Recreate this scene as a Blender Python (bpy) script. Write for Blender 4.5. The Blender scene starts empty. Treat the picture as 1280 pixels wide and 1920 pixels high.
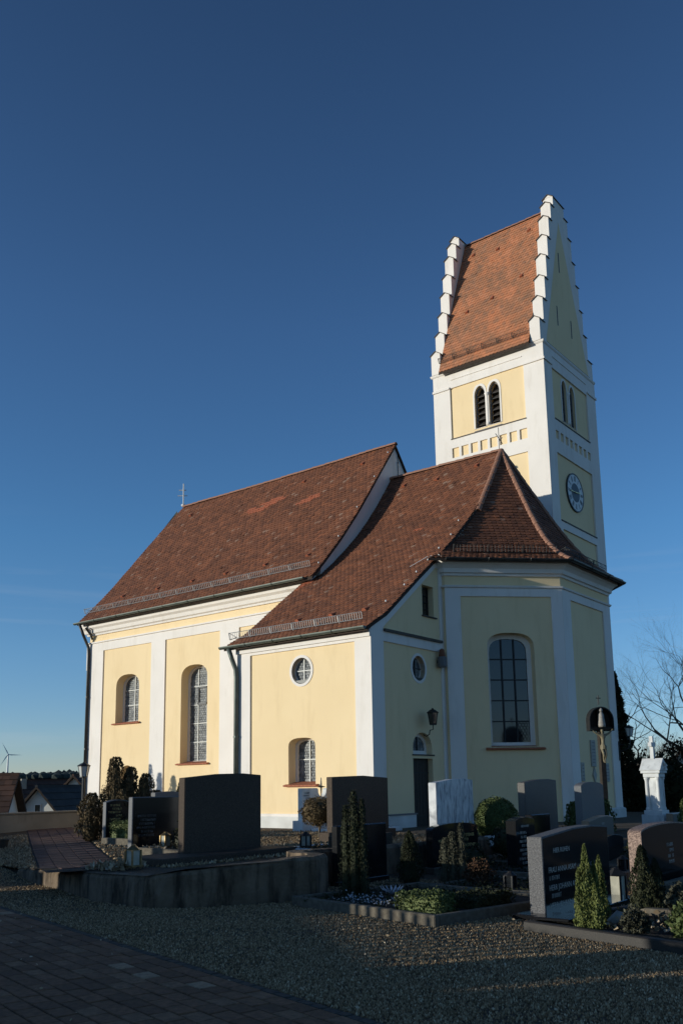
import bpy, bmesh, math, random
import numpy as np
from mathutils import Vector, Matrix
from mathutils.geometry import tessellate_polygon, delaunay_2d_cdt
random.seed(7); np.random.seed(7)
R = math.radians
scn = bpy.context.scene
COL = scn.collection
# ------------------------------------------------------------------ camera
cd = bpy.data.cameras.new('camera'); cam = bpy.data.objects.new('camera', cd); COL.objects.link(cam)
cd.sensor_fit = 'VERTICAL'; cd.sensor_height = 36.0; cd.sensor_width = 24.0
F = 1670.49; TH = 0.177806; YAW = 2.236314; ROLL = -0.0156661
cd.lens = F / 1920 * 36.0
cd.shift_y = (1173.54 - 960) / 1920
cd.clip_end = 6000; cd.clip_start = 0.1
fw = Vector((math.cos(YAW) * math.cos(TH), math.sin(YAW) * math.cos(TH), math.sin(TH)))
rt0 = Vector((math.sin(YAW), -math.cos(YAW), 0)); up0 = rt0.cross(fw)
rt = rt0 * math.cos(ROLL) + up0 * math.sin(ROLL); up = -rt0 * math.sin(ROLL) + up0 * math.cos(ROLL)
CAM = Vector((14.957, -20.387, 1.2146))
m = Matrix((rt, up, -fw)).transposed().to_4x4(); m.translation = CAM
cam.matrix_world = m
scn.camera = cam
# ------------------------------------------------------------------ light
SUN_AZ, SUN_EL = 37.5, 6.5          # degrees west of south, degrees up
to_sun = Vector((-math.sin(R(SUN_AZ)) * math.cos(R(SUN_EL)), -math.cos(R(SUN_AZ)) * math.cos(R(SUN_EL)), math.sin(R(SUN_EL))))
W = bpy.data.worlds.new('World'); scn.world = W; W.use_nodes = True
wn = W.node_tree.nodes; wl = W.node_tree.links
bg = wn['Background']; sky = wn.new('ShaderNodeTexSky'); sky.sky_type = 'NISHITA'; sky.sun_disc = False
sky.sun_elevation = R(10.0); sky.sun_rotation = R(180 + SUN_AZ); sky.altitude = 450
sky.air_density = 0.8; sky.dust_density = 0.15; sky.ozone_density = 4.1
tcw = wn.new('ShaderNodeTexCoord'); mpw = wn.new('ShaderNodeMapping'); mpw.inputs['Scale'].default_value = (1.6, 1.6, 26); mpw.inputs['Rotation'].default_value = (R(3), R(-2), 0)
nzw = wn.new('ShaderNodeTexNoise'); nzw.inputs['Scale'].default_value = 2.2; nzw.inputs['Detail'].default_value = 9; nzw.inputs['Roughness'].default_value = 0.6; nzw.inputs['Distortion'].default_value = 0.4
rpw = wn.new('ShaderNodeValToRGB'); rpw.color_ramp.elements[0].position = 0.52; rpw.color_ramp.elements[0].color = (0, 0, 0, 1); rpw.color_ramp.elements[1].position = 0.80; rpw.color_ramp.elements[1].color = (1, 1, 1, 1)
spw = wn.new('ShaderNodeSeparateXYZ'); mkw = wn.new('ShaderNodeMapRange'); mkw.inputs[1].default_value = 0.30; mkw.inputs[2].default_value = 0.12
mlw = wn.new('ShaderNodeMath'); mlw.operation = 'MULTIPLY'; mxw = wn.new('ShaderNodeMix'); mxw.data_type = 'RGBA'; mxw.inputs[7].default_value = (4.3, 4.6, 4.8, 1)
m2w = wn.new('ShaderNodeMath'); m2w.operation = 'MULTIPLY'; m2w.inputs[1].default_value = 0.16
wl.new(tcw.outputs['Generated'], mpw.inputs[0]); wl.new(mpw.outputs[0], nzw.inputs['Vector']); wl.new(nzw.outputs['Fac'], rpw.inputs[0]); wl.new(tcw.outputs['Generated'], spw.inputs[0]); wl.new(spw.outputs['Z'], mkw.inputs[0])
wl.new(rpw.outputs[0], mlw.inputs[0]); wl.new(mkw.outputs[0], mlw.inputs[1]); wl.new(mlw.outputs[0], m2w.inputs[0]); wl.new(m2w.outputs[0], mxw.inputs[0]); 
grw = wn.new('ShaderNodeValToRGB'); el_ = grw.color_ramp.elements      # polarised winter sky: deeper towards the zenith, all the way round
for i_, (p_, c_) in enumerate(((0.03, (1.22, 1.05, 1.0)), (0.15, (1.16, 1.18, 1.11)), (0.27, (1.0, 1.20, 1.17)), (0.48, (1.0, 1.08, 1.09)), (0.71, (0.80, 0.83, 0.84)), (1.0, (0.68, 0.70, 0.72)))):
    e_w = el_[i_] if i_ < 2 else el_.new(p_)
    e_w.position = p_; e_w.color = tuple(v / 1.25 for v in c_) + (1,)
wl.new(spw.outputs['Z'], grw.inputs[0])
vmw = wn.new('ShaderNodeVectorMath'); vmw.operation = 'MULTIPLY'; wl.new(sky.outputs[0], vmw.inputs[0]); wl.new(grw.outputs[0], vmw.inputs[1])
vsw = wn.new('ShaderNodeVectorMath'); vsw.operation = 'SCALE'; vsw.inputs[3].default_value = 1.25; wl.new(vmw.outputs[0], vsw.inputs[0])
wl.new(vsw.outputs[0], mxw.inputs[6]); wl.new(mxw.outputs[2], bg.inputs[0]); bg.inputs[1].default_value = 0.13
sd = bpy.data.lights.new('sun', 'SUN'); so = bpy.data.objects.new('sun', sd); COL.objects.link(so)
sd.energy = 4.15; sd.angle = R(0.5); sd.color = (0.90, 0.885, 0.78)
so.rotation_euler = to_sun.to_track_quat('Z', 'Y').to_euler(); so.location = (-20, -20, 30)
scn.view_settings.view_transform = 'Standard'; scn.view_settings.look = 'None'
scn.view_settings.exposure = 0.0; scn.view_settings.gamma = 1.0; scn.view_settings.use_curve_mapping = False
scn.render.engine = 'CYCLES'
scn.cycles.max_bounces = 6; scn.cycles.diffuse_bounces = 3; scn.cycles.glossy_bounces = 3; scn.cycles.transparent_max_bounces = 6
# ------------------------------------------------------------------ materials
M = {}
def mat(name, c, c2=None, scale=4.0, rough=0.85, bump=0.0, bscale=40.0, metal=0.0, island=None, spec=0.4, detail=4.0, lo=0.35, hi=0.65, kind='noise', dist=0.01):
    m = bpy.data.materials.new(name); m.use_nodes = True; M[name] = m
    n = m.node_tree.nodes; l = m.node_tree.links; b = n['Principled BSDF']
    b.inputs['Roughness'].default_value = rough; b.inputs['Metallic'].default_value = metal
    b.inputs['Specular IOR Level'].default_value = spec
    b.inputs['Base Color'].default_value = (*c, 1)
    tc = n.new('ShaderNodeTexCoord')
    src = None
    if c2 is not None:
        if kind == 'vor':
            t = n.new('ShaderNodeTexVoronoi'); t.inputs['Scale'].default_value = scale; o = t.outputs['Color']
        else:
            t = n.new('ShaderNodeTexNoise'); t.inputs['Scale'].default_value = scale; t.inputs['Detail'].default_value = detail; o = t.outputs['Fac']
        l.new(tc.outputs['Object'], t.inputs['Vector'])
        r = n.new('ShaderNodeValToRGB'); r.color_ramp.elements[0].position = lo; r.color_ramp.elements[1].position = hi
        r.color_ramp.elements[0].color = (*c, 1); r.color_ramp.elements[1].color = (*c2, 1)
        l.new(o, r.inputs[0]); src = r.outputs[0]
    if island is not None:
        g = n.new('ShaderNodeNewGeometry'); r2 = n.new('ShaderNodeValToRGB')
        els = r2.color_ramp.elements
        while len(els) < len(island): els.new(0.5)
        for i, (p, cc) in enumerate(island):
            els[i].position = p; els[i].color = (*cc, 1)
        l.new(g.outputs['Random Per Island'], r2.inputs[0])
        if src is not None:
            mx = n.new('ShaderNodeMix'); mx.data_type = 'RGBA'; mx.blend_type = 'MULTIPLY'; mx.inputs[0].default_value = 1.0
            l.new(r2.outputs[0], mx.inputs[6]); l.new(src, mx.inputs[7]); src = mx.outputs[2]
        else: src = r2.outputs[0]
    if src is not None: l.new(src, b.inputs['Base Color'])
    if bump > 0:
        t2 = n.new('ShaderNodeTexNoise'); t2.inputs['Scale'].default_value = bscale; t2.inputs['Detail'].default_value = 6
        l.new(tc.outputs['Object'], t2.inputs['Vector'])
        bp = n.new('ShaderNodeBump'); bp.inputs['Strength'].default_value = bump; bp.inputs['Distance'].default_value = dist
        l.new(t2.outputs['Fac'], bp.inputs['Height']); l.new(bp.outputs[0], b.inputs['Normal'])
    return m
def dirty(name, streak, scale=(1.2, 1.2, 0.25), lo=0.52, hi=0.78, amount=0.5):
    """weather streaks running down a rendered wall, multiplied into its colour"""
    m = M[name]; n = m.node_tree.nodes; l = m.node_tree.links; b = n['Principled BSDF']
    tc = n.new('ShaderNodeTexCoord'); mp = n.new('ShaderNodeMapping'); mp.inputs['Scale'].default_value = scale
    t = n.new('ShaderNodeTexNoise'); t.inputs['Scale'].default_value = 2.0; t.inputs['Detail'].default_value = 8; t.inputs['Roughness'].default_value = 0.65
    l.new(tc.outputs['Object'], mp.inputs[0]); l.new(mp.outputs[0], t.inputs['Vector'])
    r = n.new('ShaderNodeValToRGB'); r.color_ramp.elements[0].position = lo; r.color_ramp.elements[1].position = hi
    r.color_ramp.elements[0].color = (1, 1, 1, 1); r.color_ramp.elements[1].color = (*streak, 1)
    l.new(t.outputs['Fac'], r.inputs[0])
    mx = n.new('ShaderNodeMix'); mx.data_type = 'RGBA'; mx.blend_type = 'MULTIPLY'; mx.inputs[0].default_value = amount
    old = b.inputs['Base Color'].links[0].from_socket if b.inputs['Base Color'].links else None
    if old: l.new(old, mx.inputs[6])
    else: mx.inputs[6].default_value = b.inputs['Base Color'].default_value
    l.new(r.outputs[0], mx.inputs[7]); l.new(mx.outputs[2], b.inputs['Base Color'])
mat('plaster_yellow', (0.835, 0.635, 0.375), (0.865, 0.665, 0.40), 0.7, 0.92, 0.25, 45, spec=0.2)
dirty('plaster_yellow', (0.86, 0.83, 0.78), amount=0.65)
mat('plaster_white', (0.79, 0.72, 0.655), (0.83, 0.76, 0.695), 0.8, 0.9, 0.2, 45, spec=0.2)
dirty('plaster_white', (0.80, 0.775, 0.73), amount=0.7)
mat('plinth_white', (0.72, 0.70, 0.66), (0.58, 0.56, 0.52), 1.5, 0.9, 0.25, 40)
mat('tile_brown', (0.90, 0.88, 0.86), (1.08, 1.04, 1.0), 0.9, 0.8, 0.3, 60, island=[(0, (0.13, 0.052, 0.029)), (0.35, (0.178, 0.070, 0.037)), (0.75, (0.212, 0.082, 0.041)), (0.96, (0.262, 0.098, 0.047)), (0.996, (0.28, 0.17, 0.12))])
mat('tile_orange', (0.80, 0.86, 0.90), (1.06, 1.0, 0.95), 0.9, 0.8, 0.3, 60, island=[(0, (0.36, 0.165, 0.092)), (0.35, (0.45, 0.190, 0.094)), (0.75, (0.50, 0.195, 0.092)), (0.95, (0.54, 0.225, 0.115))])
dirty('tile_brown', (0.72, 0.74, 0.74), (1.3, 1.3, 0.22), 0.50, 0.76, amount=0.5)
dirty('tile_orange', (0.62, 0.80, 0.95), (1.6, 1.6, 0.3), 0.46, 0.70, amount=0.8)
mat('tile_new', (0.42, 0.125, 0.06), (0.36, 0.11, 0.055), 6, 0.75)
mat('tile_sill', (0.42, 0.15, 0.075), (0.34, 0.11, 0.055), 8, 0.8, 0.2, 60)
mat('ridge_clay', (0.24, 0.115, 0.075), (0.34, 0.17, 0.11), 6, 0.85, 0.4, 50)
mat('mortar', (0.36, 0.32, 0.27), (0.24, 0.21, 0.18), 10, 0.95, 0.4, 60)
mat('roof_under', (0.045, 0.03, 0.022), None, rough=0.95)
mat('zinc_green', (0.075, 0.09, 0.078), (0.11, 0.125, 0.11), 3, 0.5, 0.1, 30, metal=0.35)
mat('zinc_dark', (0.030, 0.030, 0.030), (0.05, 0.05, 0.048), 3, 0.45, 0.1, 30, metal=0.4)
mat('steel', (0.28, 0.275, 0.27), (0.34, 0.335, 0.33), 10, 0.5, metal=0.4)
mat('copper_cap', (0.055, 0.045, 0.04), (0.08, 0.065, 0.055), 5, 0.6, metal=0.3)
mat('iron', (0.018, 0.018, 0.019), (0.03, 0.029, 0.028), 8, 0.55, metal=0.3)
mat('lead_bar', (0.50, 0.49, 0.46), None, rough=0.6, metal=0.2)
mat('lead_dark', (0.03, 0.03, 0.032), None, rough=0.5, metal=0.4)
mat('lead_grey', (0.07, 0.07, 0.068), (0.12, 0.12, 0.115), 12, 0.5, metal=0.2)
mat('crown_glass', (0.10, 0.103, 0.105), (0.24, 0.24, 0.235), 5, 0.42, 0.0, spec=0.35, island=[(0, (0.7, 0.72, 0.75)), (0.5, (0.95, 0.96, 0.96)), (1.0, (1.3, 1.27, 1.22))])
mat('dark_glass', (0.012, 0.014, 0.017), (0.02, 0.022, 0.024), 2, 0.07, 0.05, 3, spec=0.9)
mat('dark_wood', (0.018, 0.014, 0.011), (0.03, 0.022, 0.017), 12, 0.6, 0.3, 50)
mat('louver_wood', (0.035, 0.03, 0.026), (0.055, 0.045, 0.04), 9, 0.7)
mat('grey_stone', (0.16, 0.155, 0.16), (0.21, 0.2, 0.2), 8, 0.8, 0.2, 50)
mat('gold', (0.62, 0.42, 0.14), None, rough=0.3, metal=0.9)
mat('gold_letter', (0.55, 0.40, 0.16), None, rough=0.5, metal=0.3)
mat('silver_letter', (0.42, 0.41, 0.38), None, rough=0.5, metal=0.2)
mat('grey_letter', (0.16, 0.155, 0.15), None, rough=0.7)
mat('clock_white', (0.66, 0.66, 0.64), None, rough=0.6)
mat('clock_dark', (0.03, 0.033, 0.034), None, rough=0.5)
# stones
mat('granite_dark', (0.048, 0.033, 0.024), (0.115, 0.083, 0.06), 110, 0.75, 0.05, 90, kind='noise', detail=2, lo=0.4, hi=0.66, spec=0.2)
mat('granite_rough', (0.07, 0.068, 0.07), (0.20, 0.19, 0.185), 70, 0.9, 0.5, 60, detail=3)
mat('granite_polished', (0.008, 0.008, 0.009), (0.022, 0.022, 0.024), 140, 0.10, detail=2, lo=0.5, hi=0.7, spec=0.6)
mat('granite_brown', (0.075, 0.066, 0.058), (0.135, 0.12, 0.105), 90, 0.6, 0.1, 80, detail=2)
mat('granite_grey', (0.10, 0.10, 0.105), (0.17, 0.165, 0.165), 90, 0.65, 0.1, 80, detail=2)
mat('granite_pink', (0.10, 0.06, 0.045), (0.46, 0.31, 0.24), 75, 0.7, 0.2, 60, kind='vor', lo=0.1, hi=0.9)
mat('granite_tan', (0.22, 0.14, 0.085), (0.30, 0.21, 0.14), 60, 0.35, detail=2)
mat('limestone', (0.60, 0.59, 0.57), (0.72, 0.71, 0.68), 3, 0.8, 0.2, 40)
dirty('limestone', (0.45, 0.44, 0.42), (3, 3, 0.8), amount=0.8)
mat('marble', (0.62, 0.61, 0.60), (0.50, 0.50, 0.51), 2.2, 0.5, 0.05, 40, detail=8, lo=0.42, hi=0.60)
mt = M['marble']; n_ = mt.node_tree.nodes; l_ = mt.node_tree.links
tc_ = n_.new('ShaderNodeTexCoord'); mp_ = n_.new('ShaderNodeMapping'); mp_.inputs['Rotation'].default_value = (R(35), 0, 0); mp_.inputs['Scale'].default_value = (1, 5.0, 1.3)
nz_ = n_.new('ShaderNodeTexNoise'); nz_.inputs['Scale'].default_value = 2.6; nz_.inputs['Detail'].default_value = 9; nz_.inputs['Distortion'].default_value = 0.8
l_.new(tc_.outputs['Object'], mp_.inputs[0]); l_.new(mp_.outputs[0], nz_.inputs['Vector'])
rp_ = n_.new('ShaderNodeValToRGB'); rp_.color_ramp.elements[0].position = 0.46; rp_.color_ramp.elements[0].color = (1, 1, 1, 1); rp_.color_ramp.elements[1].position = 0.66; rp_.color_ramp.elements[1].color = (0.42, 0.43, 0.46, 1)
l_.new(nz_.outputs['Fac'], rp_.inputs[0])
mx_ = n_.new('ShaderNodeMix'); mx_.data_type = 'RGBA'; mx_.blend_type = 'MULTIPLY'; mx_.inputs[0].default_value = 1
b_ = n_['Principled BSDF']; l_.new(b_.inputs['Base Color'].links[0].from_socket, mx_.inputs[6]); l_.new(rp_.outputs[0], mx_.inputs[7]); l_.new(mx_.outputs[2], b_.inputs['Base Color'])
mat('concrete', (0.15, 0.105, 0.068), (0.23, 0.165, 0.11), 3.5, 0.95, 1.0, 22, detail=8, dist=0.02)
dirty('concrete', (0.16, 0.15, 0.14), (2.2, 2.2, 0.5), 0.45, 0.62, amount=0.9)
mat('concrete_wall', (0.24, 0.21, 0.165), (0.30, 0.265, 0.21), 1.5, 0.95, 0.4, 25, detail=8)
dirty('concrete_wall', (0.55, 0.52, 0.48), (1.5, 1.5, 0.6), amount=0.8)
mat('kerb_stone', (0.105, 0.085, 0.062), (0.16, 0.135, 0.10), 14, 0.9, 0.4, 40, detail=6)
mat('kerb_granite', (0.018, 0.014, 0.011), (0.04, 0.032, 0.026), 90, 0.6, detail=2)
mat('paver', (0.8, 0.8, 0.8), (1.1, 1.1, 1.1), 30, 0.95, 0.6, 80, island=[(0, (0.060, 0.050, 0.043)), (0.5, (0.085, 0.070, 0.060)), (0.86, (0.10, 0.08, 0.066)), (0.93, (0.16, 0.14, 0.12))])
mat('paver_red', (0.8, 0.8, 0.8), (1.1, 1.1, 1.1), 30, 0.95, 0.5, 80, island=[(0, (0.11, 0.055, 0.04)), (0.5, (0.14, 0.07, 0.05)), (1, (0.17, 0.085, 0.065))])
mat('cobble', (0.05, 0.042, 0.034), (0.08, 0.07, 0.056), 20, 0.9, 0.5, 60)
mat('gravel_bed', (0.05, 0.034, 0.02), (0.15, 0.105, 0.065), 55, 0.95, 1.0, 60, detail=5, dist=0.03)
mat('pebble', (0.85, 0.85, 0.85), (1.1, 1.1, 1.1), 40, 0.85, island=None)
mat('soil', (0.018, 0.014, 0.011), (0.04, 0.031, 0.024), 20, 1.0, 1.0, 35, dist=0.03)
mat('far_field', (0.06, 0.075, 0.03), (0.10, 0.10, 0.05), 0.02, 1.0)
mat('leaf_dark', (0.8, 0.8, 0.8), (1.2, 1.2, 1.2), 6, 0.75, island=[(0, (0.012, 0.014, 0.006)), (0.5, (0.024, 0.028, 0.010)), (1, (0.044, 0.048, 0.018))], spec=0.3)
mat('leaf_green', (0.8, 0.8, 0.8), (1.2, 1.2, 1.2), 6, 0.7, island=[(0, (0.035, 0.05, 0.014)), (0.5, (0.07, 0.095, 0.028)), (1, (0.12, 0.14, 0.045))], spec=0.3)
mat('leaf_lime', (0.8, 0.8, 0.8), (1.2, 1.2, 1.2), 6, 0.7, island=[(0, (0.06, 0.075, 0.018)), (0.5, (0.12, 0.14, 0.035)), (1, (0.20, 0.21, 0.06))], spec=0.3)
mat('leaf_grey', (0.8, 0.8, 0.8), (1.2, 1.2, 1.2), 6, 0.8, island=[(0, (0.035, 0.034, 0.022)), (0.5, (0.06, 0.058, 0.038)), (1, (0.11, 0.105, 0.07))], spec=0.2)
mat('leaf_brown', (0.8, 0.8, 0.8), (1.2, 1.2, 1.2), 6, 0.8, island=[(0, (0.05, 0.037, 0.018)), (0.5, (0.095, 0.068, 0.034)), (1, (0.17, 0.115, 0.06))], spec=0.2)
mat('leaf_rust', (0.8, 0.8, 0.8), (1.2, 1.2, 1.2), 6, 0.8, island=[(0, (0.035, 0.02, 0.010)), (1, (0.11, 0.055, 0.03))], spec=0.2)
mat('bark', (0.08, 0.062, 0.045), (0.15, 0.12, 0.09), 14, 0.95, 0.6, 30)
mat('twig', (0.17, 0.135, 0.095), (0.26, 0.21, 0.15), 8, 0.95)
mat('flower_white', (0.6, 0.6, 0.62), None, rough=0.8, island=[(0, (0.32, 0.32, 0.36)), (1, (0.62, 0.62, 0.66))])
mat('dead_leaf', (0.32, 0.22, 0.12), None, rough=0.9, island=[(0, (0.16, 0.10, 0.05)), (0.5, (0.38, 0.28, 0.17)), (1, (0.55, 0.45, 0.33))])
mat('driftwood', (0.42, 0.36, 0.28), (0.30, 0.25, 0.19), 10, 0.9, 0.4, 30)
mat('brass', (0.30, 0.21, 0.10), (0.2, 0.14, 0.07), 20, 0.4, metal=0.8)
mat('lantern_glass', (0.40, 0.38, 0.30), (0.5, 0.47, 0.38), 10, 0.2, spec=0.8)
mat('lamp_glass', (0.50, 0.50, 0.48), None, rough=0.25, spec=0.8)
mat('candle_red', (0.30, 0.03, 0.02), None, rough=0.4)
mat('wood_post', (0.022, 0.017, 0.013), (0.04, 0.03, 0.022), 14, 0.8)
mat('gilded_figure', (0.15, 0.125, 0.075), (0.22, 0.18, 0.105), 20, 0.6)
mat('pale_figure', (0.36, 0.33, 0.29), (0.28, 0.25, 0.22), 20, 0.7)
mat('house_wall', (0.58, 0.55, 0.50), (0.66, 0.63, 0.57), 1.0, 0.95)
mat('house_tile', (0.8, 0.8, 0.8), (1.1, 1.1, 1.1), 1.0, 0.9, island=[(0, (0.055, 0.03, 0.022)), (0.6, (0.085, 0.045, 0.032)), (1, (0.12, 0.06, 0.04))])
mat('house_tile_dark', (0.8, 0.8, 0.8), (1.1, 1.1, 1.1), 1.0, 0.9, island=[(0, (0.022, 0.021, 0.022)), (1, (0.04, 0.038, 0.038))])
mat('fence_wood', (0.10, 0.075, 0.05), (0.15, 0.115, 0.08), 10, 0.9)
mat('turbine_white', (0.7, 0.7, 0.7), None, rough=0.5)
mat('forest_leaf', (0.030, 0.040, 0.038), (0.055, 0.065, 0.055), 0.08, 1.0)
mat('plaque', (0.36, 0.34, 0.30), (0.44, 0.41, 0.36), 12, 0.8)
# ------------------------------------------------------------------ helpers
def link(o, parent=None):
    COL.objects.link(o)
    if parent is not None:
        o.parent = parent
        o.matrix_parent_inverse = Matrix.Translation(-parent.location) if parent.type == 'EMPTY' and parent.rotation_euler.z == 0 and parent.parent is None else Matrix()
    return o
def tag(o, label=None, cat=None, group=None, kind=None):
    if label: o['label'] = label
    if cat: o['category'] = cat
    if group: o['group'] = group
    if kind: o['kind'] = kind
    return o
def thing(name, label, cat, loc=(0, 0, 0), group=None):
    o = bpy.data.objects.new(name, None); o.location = loc; o.empty_display_size = 0.2; COL.objects.link(o)
    return tag(o, label, cat, group)
class MB:
    """collects geometry of ONE object in world coordinates"""
    def __init__(s): s.v = []; s.f = []
    def add(s, vs, fs):
        k = len(s.v); s.v += [tuple(p) for p in vs]; s.f += [tuple(i + k for i in f) for f in fs]; return s
    def box(s, a, b):
        x0, y0, z0 = a; x1, y1, z1 = b
        return s.add([(x0, y0, z0), (x1, y0, z0), (x1, y1, z0), (x0, y1, z0), (x0, y0, z1), (x1, y0, z1), (x1, y1, z1), (x0, y1, z1)],
                     [(3, 2, 1, 0), (4, 5, 6, 7), (0, 1, 5, 4), (1, 2, 6, 5), (2, 3, 7, 6), (3, 0, 4, 7)])
    def fbox(s, fr, u0, u1, v0, v1, w0, w1):
        P = [fr(u, v, w) for w in (w0, w1) for (u, v) in ((u0, v0), (u1, v0), (u1, v1), (u0, v1))]
        return s.add(P, [(3, 2, 1, 0), (4, 5, 6, 7), (0, 1, 5, 4), (1, 2, 6, 5), (2, 3, 7, 6), (3, 0, 4, 7)])
    def prism(s, pts, d):
        """closed prism: polygon pts (3-D, any plane) swept by vector d"""
        n = len(pts); d = Vector(d); A = [Vector(p) for p in pts]
        tr = tessellate_polygon([A])
        fs = [tuple(t) for t in tr] + [tuple(i + n for i in reversed(t)) for t in tr]
        fs += [(i, (i + 1) % n, (i + 1) % n + n, i + n) for i in range(n)]
        return s.add(A + [p + d for p in A], fs)
    def tube(s, path, r, n=8, cap=True):
        P = [Vector(p) for p in path]; rs = r if isinstance(r, (list, tuple)) else [r] * len(P)
        vs = []; ref = None
        for i, p in enumerate(P):
            t = (P[min(i + 1, len(P) - 1)] - P[max(i - 1, 0)])
            if t.length < 1e-9: t = Vector((0, 0, 1))
            t.normalize()
            if ref is None:
                ref = t.orthogonal().normalized()
            ref = (ref - t * ref.dot(t)).normalized(); b = t.cross(ref)
            for k in range(n):
                a = 2 * math.pi * k / n
                vs.append(p + (ref * math.cos(a) + b * math.sin(a)) * rs[i])
        fs = [(i * n + k, i * n + (k + 1) % n, (i + 1) * n + (k + 1) % n, (i + 1) * n + k) for i in range(len(P) - 1) for k in range(n)]
        if cap: fs += [tuple(range(n - 1, -1, -1)), tuple((len(P) - 1) * n + k for k in range(n))]
        return s.add(vs, fs)
    def lathe(s, prof, c, n=16):
        vs = []; fs = []
        for (r, z) in prof:
            for k in range(n):
                a = 2 * math.pi * k / n; vs.append((c[0] + r * math.cos(a), c[1] + r * math.sin(a), c[2] + z))
        for i in range(len(prof) - 1):
            for k in range(n): fs.append((i * n + k, i * n + (k + 1) % n, (i + 1) * n + (k + 1) % n, (i + 1) * n + k))
        fs += [tuple(range(n - 1, -1, -1)), tuple((len(prof) - 1) * n + k for k in range(n))]
        return s.add(vs, fs)
    def build(s, name, material, parent=None, smooth=False, bevel=0.0, fix=True):
        me = bpy.data.meshes.new(name); me.from_pydata(s.v, [], s.f); me.validate()
        if fix or bevel:
            bm = bmesh.new(); bm.from_mesh(me)
            if fix: bmesh.ops.recalc_face_normals(bm, faces=bm.faces)
            if bevel:
                es = [e for e in bm.edges if len(e.link_faces) == 2 and e.calc_face_angle(0) > 0.5]
                bmesh.ops.bevel(bm, geom=es, offset=bevel, segments=1, affect='EDGES', clamp_overlap=True)
            bm.to_mesh(me); bm.free()
        if smooth:
            for p in me.polygons: p.use_smooth = True
        me.materials.append(M[material] if isinstance(material, str) else material)
        return link(bpy.data.objects.new(name, me), parent)
class Frame:
    def __init__(s, o, u, n): s.o = Vector(o); s.u = Vector(u).normalized(); s.n = Vector(n).normalized()
    def __call__(s, u, v, w=0.0): return s.o + s.u * u + Vector((0, 0, v)) + s.n * w
def plate(mb, fr, outer, holes, w=0.0, depth=0.0, edge=0.0):
    """flat wall sheet with openings; reveals of the openings run back by depth; edge = thickness at the outer rim"""
    loops = [[Vector((u, v, 0)) for u, v in outer]] + [[Vector((u, v, 0)) for u, v in h] for h in holes]
    allp = [p for lp in loops for p in lp]
    tr = tessellate_polygon(loops)
    mb.add([fr(p.x, p.y, w) for p in allp], [tuple(t) for t in tr])
    for k, lp in enumerate(loops):
        d = edge if k == 0 else depth
        if d <= 0: continue
        n = len(lp)
        mb.add([fr(p.x, p.y, w) for p in lp] + [fr(p.x, p.y, w - d) for p in lp], [(i, (i + 1) % n, (i + 1) % n + n, i + n) for i in range(n)])
    return mb
def rect(u0, u1, v0, v1): return [(u0, v0), (u1, v0), (u1, v1), (u0, v1)]
def circ(cu, cv, r, n=28, ry=None): return [(cu + r * math.cos(2 * math.pi * k / n), cv + (ry or r) * math.sin(2 * math.pi * k / n)) for k in range(n)]
def arch(u0, u1, v0, vt, rise, n=12, sq=1.0):
    """round-headed opening, basket arch of the given rise"""
    c = (u0 + u1) / 2; h = (u1 - u0) / 2; p = [(u0, v0), (u1, v0)]
    for k in range(n + 1):
        a = math.pi * k / n
        p.append((c + h * math.copysign(abs(math.cos(a)) ** sq, math.cos(a)), vt - rise + rise * abs(math.sin(a)) ** sq))
    return p
def lancet(u0, u1, v0, vs, va, n=6):
    c = (u0 + u1) / 2; p = [(u0, v0), (u1, v0), (u1, vs)]
    for k in range(1, n): t = k / n; p.append((u1 + (c - u1) * t ** 1.7, vs + (va - vs) * (1 - (1 - t) ** 1.6)))
    p.append((c, va))
    for k in range(n - 1, 0, -1): t = k / n; p.append((u0 + (c - u0) * t ** 1.7, vs + (va - vs) * (1 - (1 - t) ** 1.6)))
    p.append((u0, vs)); return p
def offset_path(path, w):
    """plan polyline offset to its right-hand side by w, mitred"""
    P = [Vector(p) for p in path]; out = []
    for i, p in enumerate(P):
        ns = []
        if i > 0: d = (P[i] - P[i - 1]).normalized(); ns.append(Vector((d.y, -d.x)))
        if i < len(P) - 1: d = (P[i + 1] - P[i]).normalized(); ns.append(Vector((d.y, -d.x)))
        if len(ns) == 1: out.append(p + ns[0] * w)
        else:
            b = (ns[0] + ns[1]).normalized(); out.append(p + b * (w / b.dot(ns[0])))
    return out
def moulding(mb, path, prof):
    """profile [(w, z)...] swept along plan path, closed section"""
    rings = [offset_path(path, w) for w, z in prof]; n = len(path); k = len(prof)
    vs = [(rings[j][i].x, rings[j][i].y, prof[j][1]) for i in range(n) for j in range(k)]
    fs = [(i * k + j, i * k + (j + 1) % k, (i + 1) * k + (j + 1) % k, (i + 1) * k + j) for i in range(n - 1) for j in range(k)]
    fs += [tuple(range(k)), tuple((n - 1) * k + j for j in reversed(range(k)))]
    return mb.add(vs, fs)
def quads_mesh(name, V, material, parent=None, nv=4):
    """V: (N, nv, 3) array of loose polygons -> one object"""
    N = V.shape[0]; me = bpy.data.meshes.new(name)
    me.vertices.add(N * nv); me.vertices.foreach_set('co', V.astype(np.float32).ravel())
    me.loops.add(N * nv); me.loops.foreach_set('vertex_index', np.arange(N * nv, dtype=np.int32))
    me.polygons.add(N); me.polygons.foreach_set('loop_start', np.arange(0, N * nv, nv, dtype=np.int32)); me.polygons.foreach_set('loop_total', np.full(N, nv, dtype=np.int32))
    me.update(); me.validate(); me.materials.append(M[material])
    return link(bpy.data.objects.new(name, me), parent)
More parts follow.
